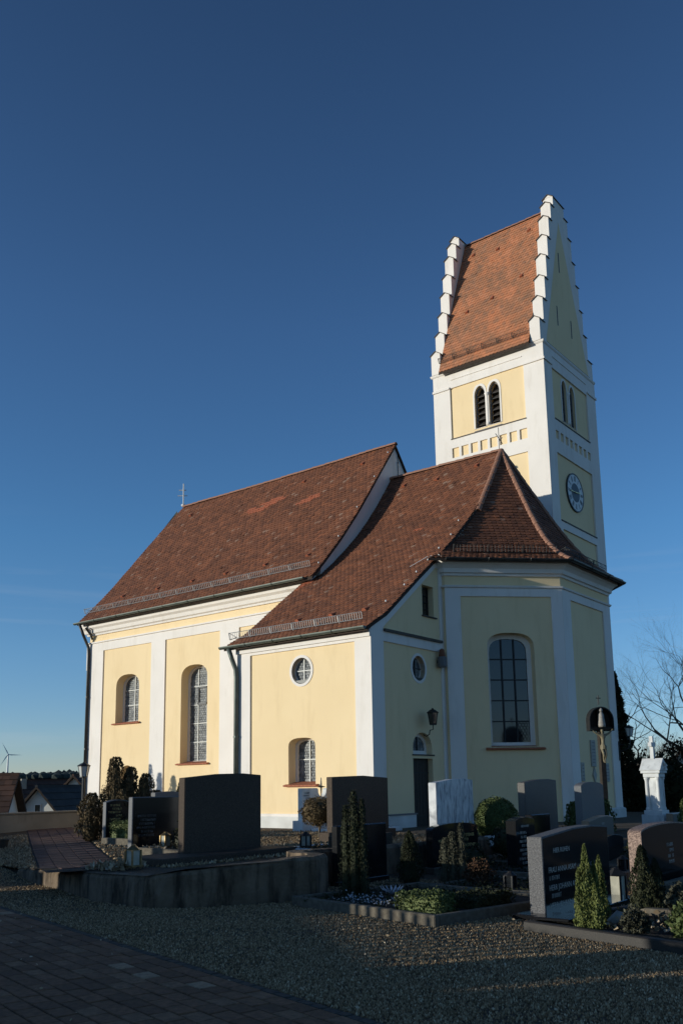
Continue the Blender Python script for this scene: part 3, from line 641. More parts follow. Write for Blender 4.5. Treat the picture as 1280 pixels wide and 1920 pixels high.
# small ventilation tiles
def vent(P, y, x, parent):
    z = pz(P, y); z1 = pz(P, y + .1); u = Vector((0, .1, z1 - z)).normalized(); n = Vector((0, -u.z, u.y)); o = Vector((x, y, z)) + n * .02
    b = MB(); v = [o + Vector((-.08, 0, 0)), o + Vector((.08, 0, 0)), o + Vector((.05, 0, 0)) + n * .09, o + Vector((-.05, 0, 0)) + n * .09, o + Vector((-.07, 0, 0)) + u * .25, o + Vector((.07, 0, 0)) + u * .25]
    b.add(v, [(0, 1, 2, 3), (0, 3, 4), (1, 5, 2), (3, 2, 5, 4)]); b.build('vent_tile', 'tile_new', parent)
for x in (-17.2, -14.8, -12.6, -10.6, -8.4, -6.2): vent(PN, 4.55, x, roof)
for x, y in ((-16.9, 8.3), (-9.6, 8.35), (-6.4, 8.4)): vent(PN, y, x, roof)
for x in (-3.6, -2.2, -.9): vent(PC, .95, x, croof)
for x, y in ((-4.2, 8.2), (-2.6, 8.1), (-.9, 8.25)): vent(PC, y, x, croof)
for x, y in ((-4.6, 27), (-3.2, 26.7), (-1.6, 27.1), (-3.0, 23.5), (-4.3, 23.2), (-1.6, 24.2)): vent(PT, float(np.interp(y, [20.5, 28.0], [13.14, 15.97])), x, troof)
# snow guards
def snow_guard(a, c, upv, nv, parent, material='steel', seg=1.05, hgt=.20, bars=10, mesh=False):
    a = Vector(a); c = Vector(c); L = (c - a).length; n = max(1, round(L / seg)); d = (c - a) / n; nv = Vector(nv); upv = Vector(upv)
    vdir = (nv * .45 + Vector((0, 0, 1)) * .75).normalized()
    for i in range(n):
        p = a + d * i + nv * .07; q = p + d * .97; b = MB()
        for h in ((0, .5, 1) if mesh else (0, 1)): b.tube([p + vdir * hgt * h, q + vdir * hgt * h], .011, 5)
        for k in range(bars + 1): s = p + (q - p) * k / bars; b.tube([s, s + vdir * hgt], .0075, 4)
        g = b.build('snow_guard', material, parent)
        b = MB(); s = p + d * .03
        b.tube([s - nv * .06 + upv * .35, s - nv * .03, s + vdir * (hgt + .02)], .013, 5); b.tube([s + vdir * hgt, s + upv * .30 - nv * .04], .010, 5); b.build('guard_bracket', material, g)
def on_prof(P, y):
    z = pz(P, y); z1 = pz(P, y + .08); u = Vector((0, .08, z1 - z)).normalized(); return z, u, Vector((0, -u.z, u.y))
z, u, n = on_prof(PN, 3.95); snow_guard((-19.05, 3.95, z), (-5.5, 3.95, z), u, n, roof)
z, u, n = on_prof(PC, .26); snow_guard((-5.95, .26, z), (-.42, .26, z), u, n, croof, seg=.92)
z, u, n = on_prof(PT, 13.16); snow_guard((-5.3, 13.16, z), (-.75, 13.16, z), u, n, troof, seg=.78, material='copper_cap', hgt=.22)
d_ = .5; A = Vector((*leftd(d_), pz(HP, d_))); B = Vector((*hip(d_), pz(HP, d_))); dr = (B - A).normalized(); nn = Vector((.38, -.38, .84)).normalized()
snow_guard(A + dr * .45, B - dr * .15, nn.cross(dr), nn, aroof, 'iron', mesh=True, hgt=.24)
A = B; B = Vector((*hipN(d_), pz(HP, d_))); dr = (B - A).normalized(); nn = Vector((.54, 0, .84)).normalized()
snow_guard(A + dr * .15, B - dr * .15, nn.cross(dr), nn, aroof, 'iron', mesh=True, hgt=.24)
# gutters
def gutter(path, r, parent, material, joint=1.55):
    b = MB(); P = [Vector(p) for p in path]; n = 8
    off = []
    for k in range(n + 1):
        a = math.pi + math.pi * k / n; off.append((math.cos(a) * r, math.sin(a) * r))
    off += [(x * .88, y * .88) for x, y in off[::-1]]
    rings = [offset_path([(p.x, p.y) for p in P], w) for w, _ in off]
    k = len(off); vs = [(rings[j][i].x, rings[j][i].y, P[i].z + off[j][1]) for i in range(len(P)) for j in range(k)]
    fs = [(i * k + j, i * k + (j + 1) % k, (i + 1) * k + (j + 1) % k, (i + 1) * k + j) for i in range(len(P) - 1) for j in range(k)]
    fs += [tuple(range(n + 1)), tuple((len(P) - 1) * k + j for j in range(n, -1, -1))]
    b.add(vs, fs); g = b.build('gutter', material, parent)
    for p, q in zip(P[:-1], P[1:]):
        m_ = int((q - p).length / joint)
        for i in range(1, m_ + 1):
            c = p + (q - p) * i / (m_ + 1); t = (q - p).normalized(); s = Vector((t.y, -t.x, 0)); bb = MB()
            pts = [c + s * math.cos(math.pi + math.pi * a / 8) * (r + .008) + Vector((0, 0, math.sin(math.pi + math.pi * a / 8) * (r + .008))) for a in range(9)]
            bb.tube(pts, .012, 4); bb.build('gutter_strap', material, g)
    return g
gutter([(-19.05, 3.37, 8.64), (-5.38, 3.37, 8.64)], .085, church, 'zinc_green')
gutter([(-5.80, -.34, 5.70), (.06, -.34, 5.70)], .085, church, 'zinc_green', 1.3)
ep = offset_path([tuple(P0 - Vector((.1, .1))), tuple(P1), tuple(P2), tuple(P3)], .56)
gutter([(ep[0].x + .05, ep[0].y + .05, 8.37)] + [(p.x, p.y, 8.37) for p in ep[1:]], .085, church, 'zinc_dark', 1.7)
def pipe(path, r, material):
    b = MB(); b.tube(path, r, 10); p = b.build('downpipe', material, church, smooth=True)
    top = path[-2]
    for z in (top[2] - 1.9, top[2] - 4.2):
        if z > .3: bb = MB(); bb.tube([(path[-1][0], path[-1][1], z - .03), (path[-1][0], path[-1][1], z + .03)], r + .015, 10); bb.build('pipe_clamp', material, p)
pipe([(-18.72, 3.40, 8.58), (-18.70, 3.62, 8.10), (-18.62, 3.86, 7.55), (-18.60, 3.87, 7.2), (-18.60, 3.87, -.3)], .065, 'zinc_dark')
pipe([(-5.42, -.33, 5.62), (-5.36, -.24, 5.30), (-5.28, -.14, 4.95), (-5.26, -.13, 4.7), (-5.26, -.13, -.3)], .075, 'zinc_green')
b = MB(); b.tube([(-18.45, 3.55, 8.4), (-18.40, 3.80, 8.1), (-18.42, 3.92, 7.9)], .05, 8); b.build('gutter_hook', 'zinc_dark', church)
# roof crosses
b = MB(); o = Vector((-18.22, NR, 15.32))
b.tube([o, o + Vector((0, 0, 1.25))], .03, 6)
for z, w in ((.62, .32), (.92, .24)): b.tube([o + Vector((-.1 - w * .5, -w * .5, z)), o + Vector((-.1 + w * .7, w * .5, z))], .025, 5)
b.lathe([(.02, .0), (.11, .06), (.11, .14), (.02, .2)], (o.x, o.y, o.z), 8)
b.build('ridge_cross', 'clock_white', church)
b = MB(); o = Vector((-.12, 8.7, 13.66)); b.tube([o, o + Vector((0, 0, .95))], .012, 5); b.tube([o + Vector((.0, -.25, .62)), o + Vector((0, .28, .38))], .014, 5); b.tube([o + Vector((.1, .1, .55)), o + Vector((-.1, .16, .46))], .012, 5); b.build('weather_vane', 'iron', church)
# lightning conductor clips
b = MB()
for y in (1.2, 2.0, 2.7, 3.4, 4.1, 4.9, 5.7):
    b.lathe([(.005, .05), (.03, .06), (.03, .10), (.005, .12)], (-.12 - .15 * (int(y * 3) % 2), y, pz(PC, y)), 6)
for y in (4.0, 5.2, 6.4, 7.6, 8.6): b.lathe([(.005, .05), (.03, .06), (.03, .10), (.005, .12)], (-5.2, y, pz(PN, y)), 6)
b.build('conductor_clips', 'clock_white', church)
b = MB(); b.tube([(-.7, 3.2, pz(PC, 3.2) + .05), (-.2, 3.5, pz(PC, 3.5) + .14), (.15, 3.6, pz(PC, 3.6) + .10), (.3, 3.55, 8.45)], .010, 5); b.build('conductor_wire', 'clock_white', church)
# --- windows
def crown_panes(fr, poly, w, parent, s=.105, material='crown_glass', name='glass_discs'):
    us = [p[0] for p in poly]; vs_ = [p[1] for p in poly]; V = []
    F_ = []
    def inside(u, v):
        c = False; n = len(poly); j = n - 1
        for i in range(n):
            if (poly[i][1] > v) != (poly[j][1] > v) and u < (poly[j][0] - poly[i][0]) * (v - poly[i][1]) / (poly[j][1] - poly[i][1]) + poly[i][0]: c = not c
            j = i
        return c
    v = min(vs_) + s * .5; r = 0
    while v < max(vs_):
        u = min(us) + (s * .5 if r % 2 else 0)
        while u < max(us) + s:
            if inside(u, v):
                k = len(V); tilt = (random.uniform(-.06, .06), random.uniform(-.06, .06)); hgt = random.uniform(.011, .015)
                V.append(fr(u, v, w + hgt))
                for ring, (rr, hh) in enumerate(((.55, .75), (.99, .15))):
                    for q in range(6):
                        a = math.pi / 6 + q * math.pi / 3; du = math.cos(a) * s * .56 * rr; dv = math.sin(a) * s * .56 * rr
                        V.append(fr(u + du, v + dv, w + hgt * hh + (tilt[0] * du + tilt[1] * dv)))
                for q in range(6):
                    F_.append((k, k + 1 + q, k + 1 + (q + 1) % 6)); F_.append((k + 1 + q, k + 7 + q, k + 7 + (q + 1) % 6, k + 1 + (q + 1) % 6))
            u += s
        v += s * .87; r += 1
    me = bpy.data.meshes.new(name); me.from_pydata([tuple(p) for p in V], [], F_); me.materials.append(M[material])
    o = link(bpy.data.objects.new(name, me), parent); o['kind'] = 'stuff'; return o
def window(fr, poly, depth, inset, frame_m, bars_u, bars_v, bar_m, crown=True, glass_m='lead_grey', bw=.018, s=.105, splay=.1):
    cu = (min(p[0] for p in poly) + max(p[0] for p in poly)) / 2; cv = (min(p[1] for p in poly) + max(p[1] for p in poly)) / 2
    hw = (max(p[0] for p in poly) - min(p[0] for p in poly)) / 2; hh = (max(p[1] for p in poly) - min(p[1] for p in poly)) / 2
    inn = [(cu + (u - cu) * (hw - inset) / hw, cv + (v - cv) * (hh - inset) / hh) for u, v in poly]
    b = MB(); plate(b, fr, poly, [inn], -depth, splay, 0); win = b.build('window', frame_m, church, fix=False)
    g = MB(); w = -depth - splay + .005
    g.add([fr(u, v, w) for u, v in inn], [tuple(t) for t in tessellate_polygon([[Vector((u, v, 0)) for u, v in inn]])]); g.build('pane', glass_m, win, fix=False)
    if crown: crown_panes(fr, inn, w + .004, win, s)
    u0 = min(p[0] for p in inn); u1 = max(p[0] for p in inn); v0 = min(p[1] for p in inn); v1 = max(p[1] for p in inn)
    rise = [p for p in inn]
    def vmax(u):
        best = v0
        for (a, c), (a2, c2) in zip(inn, inn[1:] + inn[:1]):
            if (a - u) * (a2 - u) <= 0 and a != a2: best = max(best, c + (c2 - c) * (u - a) / (a2 - a))
        return best
    def vmin(u):
        best = v1
        for (a, c), (a2, c2) in zip(inn, inn[1:] + inn[:1]):
            if (a - u) * (a2 - u) <= 0 and a != a2: best = min(best, c + (c2 - c) * (u - a) / (a2 - a))
        return best
    for t in bars_u:
        u = u0 + (u1 - u0) * t; q = MB(); q.fbox(fr, u - bw, u + bw, vmin(u) , vmax(u), w + .002, w + .045); q.build('glazing_bar', bar_m, win)
    for t in bars_v:
        v = v0 + (v1 - v0) * t
        xs = [a + (a2 - a) * (v - c) / (c2 - c) for (a, c), (a2, c2) in zip(inn, inn[1:] + inn[:1]) if (c - v) * (c2 - v) <= 0 and c != c2]
        if len(xs) >= 2: q = MB(); q.fbox(fr, min(xs), max(xs), v - bw * .8, v + bw * .8, w + .002, w + .04); q.build('glazing_bar', bar_m, win)
    return win, inn, w
win, inn, w = window(FA, W_ANN, HV - .10, .07, 'plaster_white', (.5,), (.0, .54), 'lead_bar', s=.094)
def sill(fr, u0, u1, v, win, depth, material='tile_sill', tiles=True, n=9):
    b = MB(); b.prism([fr(u0, v - .07, .10), fr(u0, v - .03, .10), fr(u0, v + .06, -depth), fr(u0, v - .07, -.0)], fr.u * (u1 - u0)); s_ = b.build('window_sill', material, win)
    if tiles:
        k = int((u1 - u0) / .15)
        for i in range(k):
            a = u0 + (u1 - u0) * i / k; q = MB()
            q.prism([fr(a + .006, v - .055, .135), fr(a + .006, v - .02, .135), fr(a + .006, v + .085, -depth + .02), fr(a + .006, v + .05, -depth + .02)], fr.u * ((u1 - u0) / k - .012)); q.build('sill_tile', material, win)
sill(FA, -3.28, -1.98, 1.28, win, .38)
win, inn, w = window(FN, W_NAVE1, HV - .03, .085, 'plaster_white', (.5,), (.0, .36, .70), 'lead_bar', s=.10, splay=.08); sill(FN, -16.85, -15.06, 4.03, win, .42)
win, inn, w = window(FN, W_NAVE2, HV - .03, .085, 'plaster_white', (.36, .74), (.0, .2, .40, .6, .8), 'lead_bar', s=.105, splay=.08); sill(FN, -12.68, -10.85, 2.20, win, .42)
cas = MB(); u0 = min(p[0] for p in inn); u1 = max(p[0] for p in inn)
for a, c, e_, f_ in ((.36, .74, .60, .625), (.36, .74, .785, .80), (.36, .385, .6, .8), (.715, .74, .6, .8)):
    cas.fbox(FN, u0 + (u1 - u0) * a, u0 + (u1 - u0) * c, 2.34 + 3.66 * e_, 2.34 + 3.66 * f_, w + .045, w + .07)
cas.build('casement', 'lead_dark', win)
for fr, poly, d_ in ((FA, O_S, .15), (FE, O_E, .15)):
    win, inn, w = window(fr, poly, d_, .03, 'plaster_white', (.5,), (.52,), 'lead_bar' if fr is FA else 'lead_dark', s=.092, splay=.03)
    b = MB(); c = (poly[0][0] + poly[14][0]) / 2; cv = (max(p[1] for p in poly) + min(p[1] for p in poly)) / 2; r = .37
    seg = [(c + r * math.cos(a), cv + (r + .012) * math.sin(a)) for a in [math.pi * (1.27 + .46 * k / 12) for k in range(13)]]
    b.prism([fr(u, v, .0) for u, v in seg], fr.n * -.145); b.build('window_sill', 'zinc_dark', win)
win, inn, w = window(FD, W_DIAG, .34, .15, 'plaster_white', (.333, .667), (.2, .4, .6, .8), 'lead_dark', crown=False, glass_m='dark_glass', bw=.022, splay=.06)
sill(FD, 1.14, 3.06, 2.33, win, .38, 'tile_sill', True)
u0 = min(p[0] for p in inn); u1 = max(p[0] for p in inn); v0 = min(p[1] for p in inn)
hexp = MB()
for r in range(7):
    for c in range(4):
        a = u0 + (u1 - u0) * .70 + c * .105 + (.052 if r % 2 else 0); q = v0 + .10 + r * .092
        if a > u1 - .05: continue
        pts = [FD(a + .05 * math.cos(math.pi / 6 + k * math.pi / 3), q + .05 * math.sin(math.pi / 6 + k * math.pi / 3), w + .012) for k in range(7)]
        hexp.tube(pts, .005, 4)
hexp.build('lead_came', 'lead_dark', win)
win, inn, w = window(FE, W_SM, .20, .045, 'dark_wood', (.5,), (.25, .5, .75), 'dark_wood', crown=False, glass_m='dark_glass', bw=.014, splay=.03)
b = MB(); b.fbox(FE, 2.74, 3.56, 6.42, 6.46, -.2, .06); b.build('window_sill', 'copper_cap', win)
win, inn, w = window(FE, W_FAN, .20, .12, 'plaster_white', (.5,), (), 'lead_dark', crown=True, s=.10, splay=.04)
b = MB(); b.fbox(FE, 1.98, 3.18, 2.08, 2.12, -.18, .03); b.build('window_sill', 'zinc_dark', win)
b = MB(); b.add([FN(u, v, -.4) for u, v in W_NAVE3], [tuple(range(len(W_NAVE3)))]); b.build('arched_door', 'grey_stone', church, fix=False)
# sacristy door
b = MB(); b.fbox(FE, 2.02, 3.10, -.3, 2.0, -.24, -.18); door = b.build('door', 'dark_wood', church)
for k in range(6): q = MB(); q.fbox(FE, 2.08 + k * .163, 2.08 + k * .163 + .15, -.02, 1.94, -.178, -.160); q.build('door_board', 'dark_wood', door)
for z in (.25, 1.55): q = MB(); q.fbox(FE, 2.06, 3.06, z, z + .05, -.158, -.145); q.build('hinge_strap', 'iron', door)
q = MB(); q.tube([FE(2.2, 1.0, -.16), FE(2.2, 1.0, -.09), FE(2.32, 1.0, -.09)], .014, 6); q.build('handle', 'iron', door)
q = MB(); q.fbox(FE, 1.96, 3.18, -.3, -.02, -.26, .25); q.build('door_step', 'grey_stone', church)
# wall plaques on the choir's east face
for y0, y1, z0, z1 in ((8.26, 8.62, 1.72, 2.6), (7.38, 7.62, 1.25, 1.85), (9.36, 9.7, 1.22, 1.84)):
    b = MB(); b.fbox(FC, y0, y1, z0, z1, .0, .05); p = b.build('memorial_plaque', 'plaque', church, bevel=.01)
    for k in range(int((z1 - z0) / .12)):
        t = MB(); zz = z1 - .10 - k * .11
        for j in range(5):
            a = y0 + .05 + j * (y1 - y0 - .1) / 5; t.fbox(FC, a, a + (y1 - y0 - .1) / 5 * random.uniform(.5, .9), zz, zz + .025, .051, .054)
        t.build('inscription', 'grey_stone', p)
b = MB(); b.prism([FC(8.45 + a, 1.45 + c, .0) for a, c in ((0, -.25), (.14, 0), (0, .25), (-.14, 0))], FC.n * .05); b.build('diamond_plaque', 'plaque', church)
# ------------------------------------------------------------------ GROUND
def sm(t): t = min(1, max(0, t)); return t * t * (3 - 2 * t)
def zt(x, y):
    return -.19 * sm((-y - 3) / 6) * (1 - sm((x + .2) / 3.6)) + .16 * sm((x - 4.6) / 1.2) * sm((-y - 6) / 3)
def zl(x, y):
    z = -.40
    z += .18 * sm((.8 - x) / 2.2) * sm((-y - 6) / 3)
    z += .39 * sm((y + 6.5) / 6.5) * sm((x - 4.9) / .8)
    z -= 6.0 * sm((-11.5 - x) / 12)
    d = math.hypot(x, y)
    if d > 300: z += 24 * sm((d - 300) / 1200)
    return z
WL = [(-.35, -10.72), (1.8, -11.3), (3.6, -11.97), (4.9, -12.08), (5.45, -11.8), (5.95, -11.0), (6.35, -10.1), (6.1, -9.55), (5.3, -9.15), (5.12, -8.4), (5.1, -6.4), (5.0, -2.7), (5.2, -1.4)]
WT = [-.185, -.115, 0.0, .03, .10, .165, .215, .205, .19, .17, .12, .06, .03]
def axis(lo, hi, st, ext):
    a = list(np.arange(lo, hi + 1e-6, st)); s = st; v = hi
    while v < ext: s *= 1.45; v += s; a.append(v)
    s = st; v = lo
    while v > -ext: s *= 1.45; v -= s; a.insert(0, v)
    return a
xs = axis(-13, 17, .45, 4500); ys = axis(-24, 8, .45, 4500)
V = [(x, y, zl(x, y)) for y in ys for x in xs]; nx = len(xs)
Fc = [(j * nx + i, j * nx + i + 1, (j + 1) * nx + i + 1, (j + 1) * nx + i) for j in range(len(ys) - 1) for i in range(nx - 1)]
b = MB(); b.add(V, Fc); g = b.build('ground', 'gravel_bed', None, smooth=True, fix=False); g['kind'] = 'structure'
# grassy fields outside the churchyard share the sheet; material by position
gm = M['gravel_bed']; n_ = gm.node_tree.nodes; l_ = gm.node_tree.links; b_ = n_['Principled BSDF']
geo = n_.new('ShaderNodeNewGeometry'); ln_ = n_.new('ShaderNodeVectorMath'); ln_.operation = 'LENGTH'; l_.new(geo.outputs['Position'], ln_.inputs[0])
mr = n_.new('ShaderNodeMapRange'); mr.inputs[1].default_value = 34; mr.inputs[2].default_value = 40; l_.new(ln_.outputs['Value'], mr.inputs[0])
mx = n_.new('ShaderNodeMix'); mx.data_type = 'RGBA'; l_.new(mr.outputs[0], mx.inputs[0]); l_.new(b_.inputs['Base Color'].links[0].from_socket, mx.inputs[6]); mx.inputs[7].default_value = (0.05, 0.06, 0.026, 1); l_.new(mx.outputs[2], b_.inputs['Base Color'])
# upper terrace
tpoly = WL + [(6.2, 0.2), (6.2, 16), (-10.9, 16), (-10.9, -8.6)]
pts = [Vector(p) for p in tpoly]; n0 = len(pts)
def inpoly(x, y, P):
    c = False; j = len(P) - 1
    for i in range(len(P)):
        if (P[i][1] > y) != (P[j][1] > y) and x < (P[j][0] - P[i][0]) * (y - P[i][1]) / (P[j][1] - P[i][1]) + P[i][0]: c = not c
        j = i
    return c
for x in np.arange(-10.5, 6.2, .7):
    for y in np.arange(-12, 15.8, .7):
        if inpoly(x, y, tpoly): pts.append(Vector((x, y)))
ov, oe, of, *_ = delaunay_2d_cdt(pts, [], [list(range(n0))], 1, 1e-4)
b = MB(); b.add([(p.x, p.y, zt(p.x, p.y)) for p in ov], [tuple(f) for f in of]); g = b.build('terrace', 'gravel_bed', None, smooth=True); g['kind'] = 'structure'
# retaining wall: rough concrete, rounded rim
wall = MB(); P = []
for (a, za), (c, zc_) in zip(list(zip(WL, WT))[:-1], list(zip(WL, WT))[1:]):
    n = max(2, int(math.hypot(c[0] - a[0], c[1] - a[1]) / .12))
    for k in range(n): t = k / n; P.append((a[0] + (c[0] - a[0]) * t, a[1] + (c[1] - a[1]) * t, za + (zc_ - za) * t))
P.append((*WL[-1], WT[-1]))
th_ = .26; outer = offset_path([p[:2] for p in P], .0); inner = offset_path([p[:2] for p in P], -th_)
rs = []
for i, p in enumerate(P):
    j = lambda a=.018: random.uniform(-a, a)
    o = outer[i]; q = inner[i]; z = p[2] + j(.010)
    rs.append([(o.x + j(), o.y + j(), -.75), (o.x + j(), o.y + j(), -.42 + (z + .42) * .4), (o.x + j(), o.y + j(), z - .05), (o.x + (q.x - o.x) * .12, o.y + (q.y - o.y) * .12, z), (q.x, q.y, z + j(.008)), (q.x, q.y, -.75)])
k = len(rs[0])
wall.add([v for r in rs for v in r], [(i * k + j, i * k + j + 1, (i + 1) * k + j + 1, (i + 1) * k + j) for i in range(len(rs) - 1) for j in range(k - 1)] + [tuple(range(k)), tuple((len(rs) - 1) * k + j for j in reversed(range(k)))])
w_ = wall.build('retaining_wall', 'concrete'); tag(w_, 'low weathered concrete retaining wall curving in front of the upper graves', 'wall')
# ------------------------------------------------------------------ frustum test (only to leave out what lies outside the view)
def cull(x, y, z, mrg=60):
    q = Vector((x, y, z)) - CAM; c = q.dot(fw)
    if c < .5: return None
    px = 640 + F * q.dot(rt) / c; py = 1173.54 - F * q.dot(up) / c
    return (px, py, c) if -mrg < px < 1280 + mrg and py < 1920 + mrg else None
# ------------------------------------------------------------------ pavers
E1 = Vector((.9694, -.2453)); E2 = Vector((-.2453, -.9694)); Q0 = Vector((2.96, -13.06))
def edge_line(a): return .10 * math.sin(a * .35)
pv = MB(); pn_ = 60
pv.add([(p.x, p.y, zl(p.x, p.y) + .004) for k in range(pn_ + 1) for j in range(11) for p in [Q0 + E1 * (-7 + 18 * k / pn_) + E2 * (.02 + 7.48 * j / 10)]], [(k * 11 + j, k * 11 + j + 1, (k + 1) * 11 + j + 1, (k + 1) * 11 + j) for k in range(pn_) for j in range(10)])
pav = pv.build('pavement', 'soil'); pav['kind'] = 'structure'
bw, bh = .262, .175
cand = []
for r in range(0, 40):
    for c in range(-26, 42):
        a = (c + (.5 if r % 2 else 0)) * bw; e = r * bh + .11
        p = Q0 + E1 * (a + bw / 2) + E2 * (e + bh / 2); q = cull(p.x, p.y, -.4, 40)
        if q: cand.append((q[2], a, e))
cand.sort()
me = []
def paver_verts(a, e, z, bw, bh, rot=0, ox=None, ax=None, ay=None, g=.0065):
    ax = ax or E1; ay = ay or E2; o = ox if ox is not None else Q0
    tl = random.uniform(-.003, .003); tl2 = random.uniform(-.003, .003); dz = random.uniform(-.003, .003); ch = .006; v = []
    for (s, t, in_, zz) in [(0, 0, 0, -.05), (1, 0, 0, -.05), (1, 1, 0, -.05), (0, 1, 0, -.05), (0, 0, 0, -.006), (1, 0, 0, -.006), (1, 1, 0, -.006), (0, 1, 0, -.006), (0, 0, 1, 0), (1, 0, 1, 0), (1, 1, 1, 0), (0, 1, 1, 0)]:
        m_ = g + (ch if in_ else 0); aa = a + (m_ if s == 0 else bw - m_); ee = e + (m_ if t == 0 else bh - m_)
        p = o + ax * aa + ay * ee; v.append((p.x, p.y, z(p.x, p.y) + zz + dz + tl * (s - .5) + tl2 * (t - .5)))
    return v
PF = [(8, 9, 10, 11), (4, 5, 9, 8), (5, 6, 10, 9), (6, 7, 11, 10), (7, 4, 8, 11), (0, 1, 5, 4), (1, 2, 6, 5), (2, 3, 7, 6), (3, 0, 4, 7)]
paver_tints = []
for i, lo_ in enumerate(((.14, .072, .038), (.17, .087, .046), (.195, .10, .053), (.215, .12, .066), (.34, .23, .14))):
    mat('paver_tint_%d' % i, tuple(c * .75 for c in lo_), tuple(c * 1.2 for c in lo_), 22, .92, .5, 90, detail=8)
def tint(): return 'paver_tint_%d' % random.choices(range(5), (4, 5, 5, 3, .8))[0]
for d_, a, e in cand[:300]:
    b = MB(); b.add(paver_verts(a, e, lambda x, y: zl(x, y) + .022, bw, bh), PF); b.build('paver', tint(), pav)
b = MB()
for d_, a, e in cand[300:]: b.add(paver_verts(a, e, lambda x, y: zl(x, y) + .022, bw, bh), PF)
o = b.build('pavers', 'paver', pav, fix=False); o['kind'] = 'stuff'
b = MB(); a = -6.8
while a < 10.5:
    l = random.uniform(.12, .2); p = Q0 + E1 * a
    if cull(p.x, p.y, -.4): b.add(paver_verts(a, .0, lambda x, y: zl(x, y) + .012, l, .10, g=.008), PF)
    a += l
o = b.build('edging_stones', 'cobble', pav, fix=False); o['kind'] = 'stuff'
# terrace path of reddish blocks
A0 = Vector((3.0, -11.35)); A1 = Vector((-10.6, -3.0)); ax_ = (A1 - A0).normalized(); ay_ = Vector((-ax_.y, ax_.x)); 
if ay_.x < 0: ay_ = -ay_
b = MB(); c4 = [A0 + ax_ * s + ay_ * t for s, t in ((-.3, -.85), (16.2, -.85), (16.2, .57), (-.3, .57))]
st = 24; b.add([(p.x, p.y, zt(p.x, p.y) + .004) for k in range(st + 1) for p in (A0 + ax_ * (-.3 + 16.5 * k / st) + ay_ * -.85, A0 + ax_ * (-.3 + 16.5 * k / st) + ay_ * .57)], [(2 * k, 2 * k + 1, 2 * k + 3, 2 * k + 2) for k in range(st)])
path = b.build('path', 'soil'); path['kind'] = 'structure'
cells = []
for r in range(-3, 2):
    for c in range(0, 60):
        a = (c + (.5 if r % 2 else 0)) * .28; p = A0 + ax_ * a + ay_ * (r * .28)
        if not (p.x < 5 and inpoly(p.x, p.y, tpoly)): continue
        q = cull(p.x, p.y, 0, 20)
        if q: cells.append((q[2], a, r * .28))
cells.sort(); mats = ['paver_red']
for i, cc in enumerate(((.085, .045, .035), (.11, .058, .044), (.13, .07, .054))): mat('paver_red_%d' % i, tuple(c * .8 for c in cc), tuple(c * 1.2 for c in cc), 20, .95, .5, 80)
for d_, a, e in cells[:170]:
    b = MB(); b.add(paver_verts(a, e, lambda x, y: zt(x, y) + .02, .28, .28, ox=A0, ax=ax_, ay=ay_), PF); b.build('paver', 'paver_red_%d' % random.randrange(3), path)
b = MB()
for d_, a, e in cells[170:]: b.add(paver_verts(a, e, lambda x, y: zt(x, y) + .02, .28, .28, ox=A0, ax=ax_, ay=ay_), PF)
o = b.build('pavers', 'paver_red', path, fix=False); o['kind'] = 'stuff'
# ------------------------------------------------------------------ gravel
def pebbles(name, pts, smin, smax, material):
    n = len(pts); base = np.array([(1, 0, 0), (-1, 0, 0), (0, 1, 0), (0, -1, 0), (0, 0, 1), (0, 0, -1)], float)
    tri = np.array([(0, 2, 4), (2, 1, 4), (1, 3, 4), (3, 0, 4), (2, 0, 5), (1, 2, 5), (3, 1, 5), (0, 3, 5)])
    s = np.random.uniform(smin, smax, (n, 1, 1)) * np.random.uniform(.55, 1.15, (n, 1, 3))
    ang = np.random.uniform(0, 6.283, n); tl = np.random.uniform(-.7, .7, (n, 2))
    v = base[None] * s * np.random.uniform(.7, 1.2, (n, 6, 1))
    x = v[..., 0] * np.cos(ang)[:, None] - v[..., 1] * np.sin(ang)[:, None]; y = v[..., 0] * np.sin(ang)[:, None] + v[..., 1] * np.cos(ang)[:, None]
    z = v[..., 2] * 1.5 + x * tl[:, :1] * .5 + y * tl[:, 1:] * .5
    co = np.stack([x, y, z], -1) + np.array(pts)[:, None, :]
    me = bpy.data.meshes.new(name); me.vertices.add(n * 6); me.vertices.foreach_set('co', co.astype(np.float32).ravel())
    idx = (tri[None] + (np.arange(n) * 6)[:, None, None]).ravel().astype(np.int32)
    me.loops.add(n * 24); me.loops.foreach_set('vertex_index', idx); me.polygons.add(n * 8)
    me.polygons.foreach_set('loop_start', np.arange(0, n * 24, 3, dtype=np.int32)); me.polygons.foreach_set('loop_total', np.full(n * 8, 3, dtype=np.int32)); me.update()
    me.materials.append(M[material]); o = link(bpy.data.objects.new(name, me)); o['kind'] = 'stuff'; return o
pm = M['pebble']; n_ = pm.node_tree.nodes; l_ = pm.node_tree.links; b_ = n_['Principled BSDF']
g_ = n_.new('ShaderNodeNewGeometry'); r_ = n_.new('ShaderNodeValToRGB'); els = r_.color_ramp.elements
els[0].color = (.10, .060, .028, 1); els[1].position = .4; els[1].color = (.28, .175, .085, 1); e_ = els.new(.9); e_.color = (.46, .32, .175, 1); e_ = els.new(1.0); e_.color = (.68, .52, .33, 1)
l_.new(g_.outputs['Random Per Island'], r_.inputs[0]); l_.new(r_.outputs[0], b_.inputs['Base Color'])
PLOTS = []      # filled by grave plots; rectangles kept free of gravel
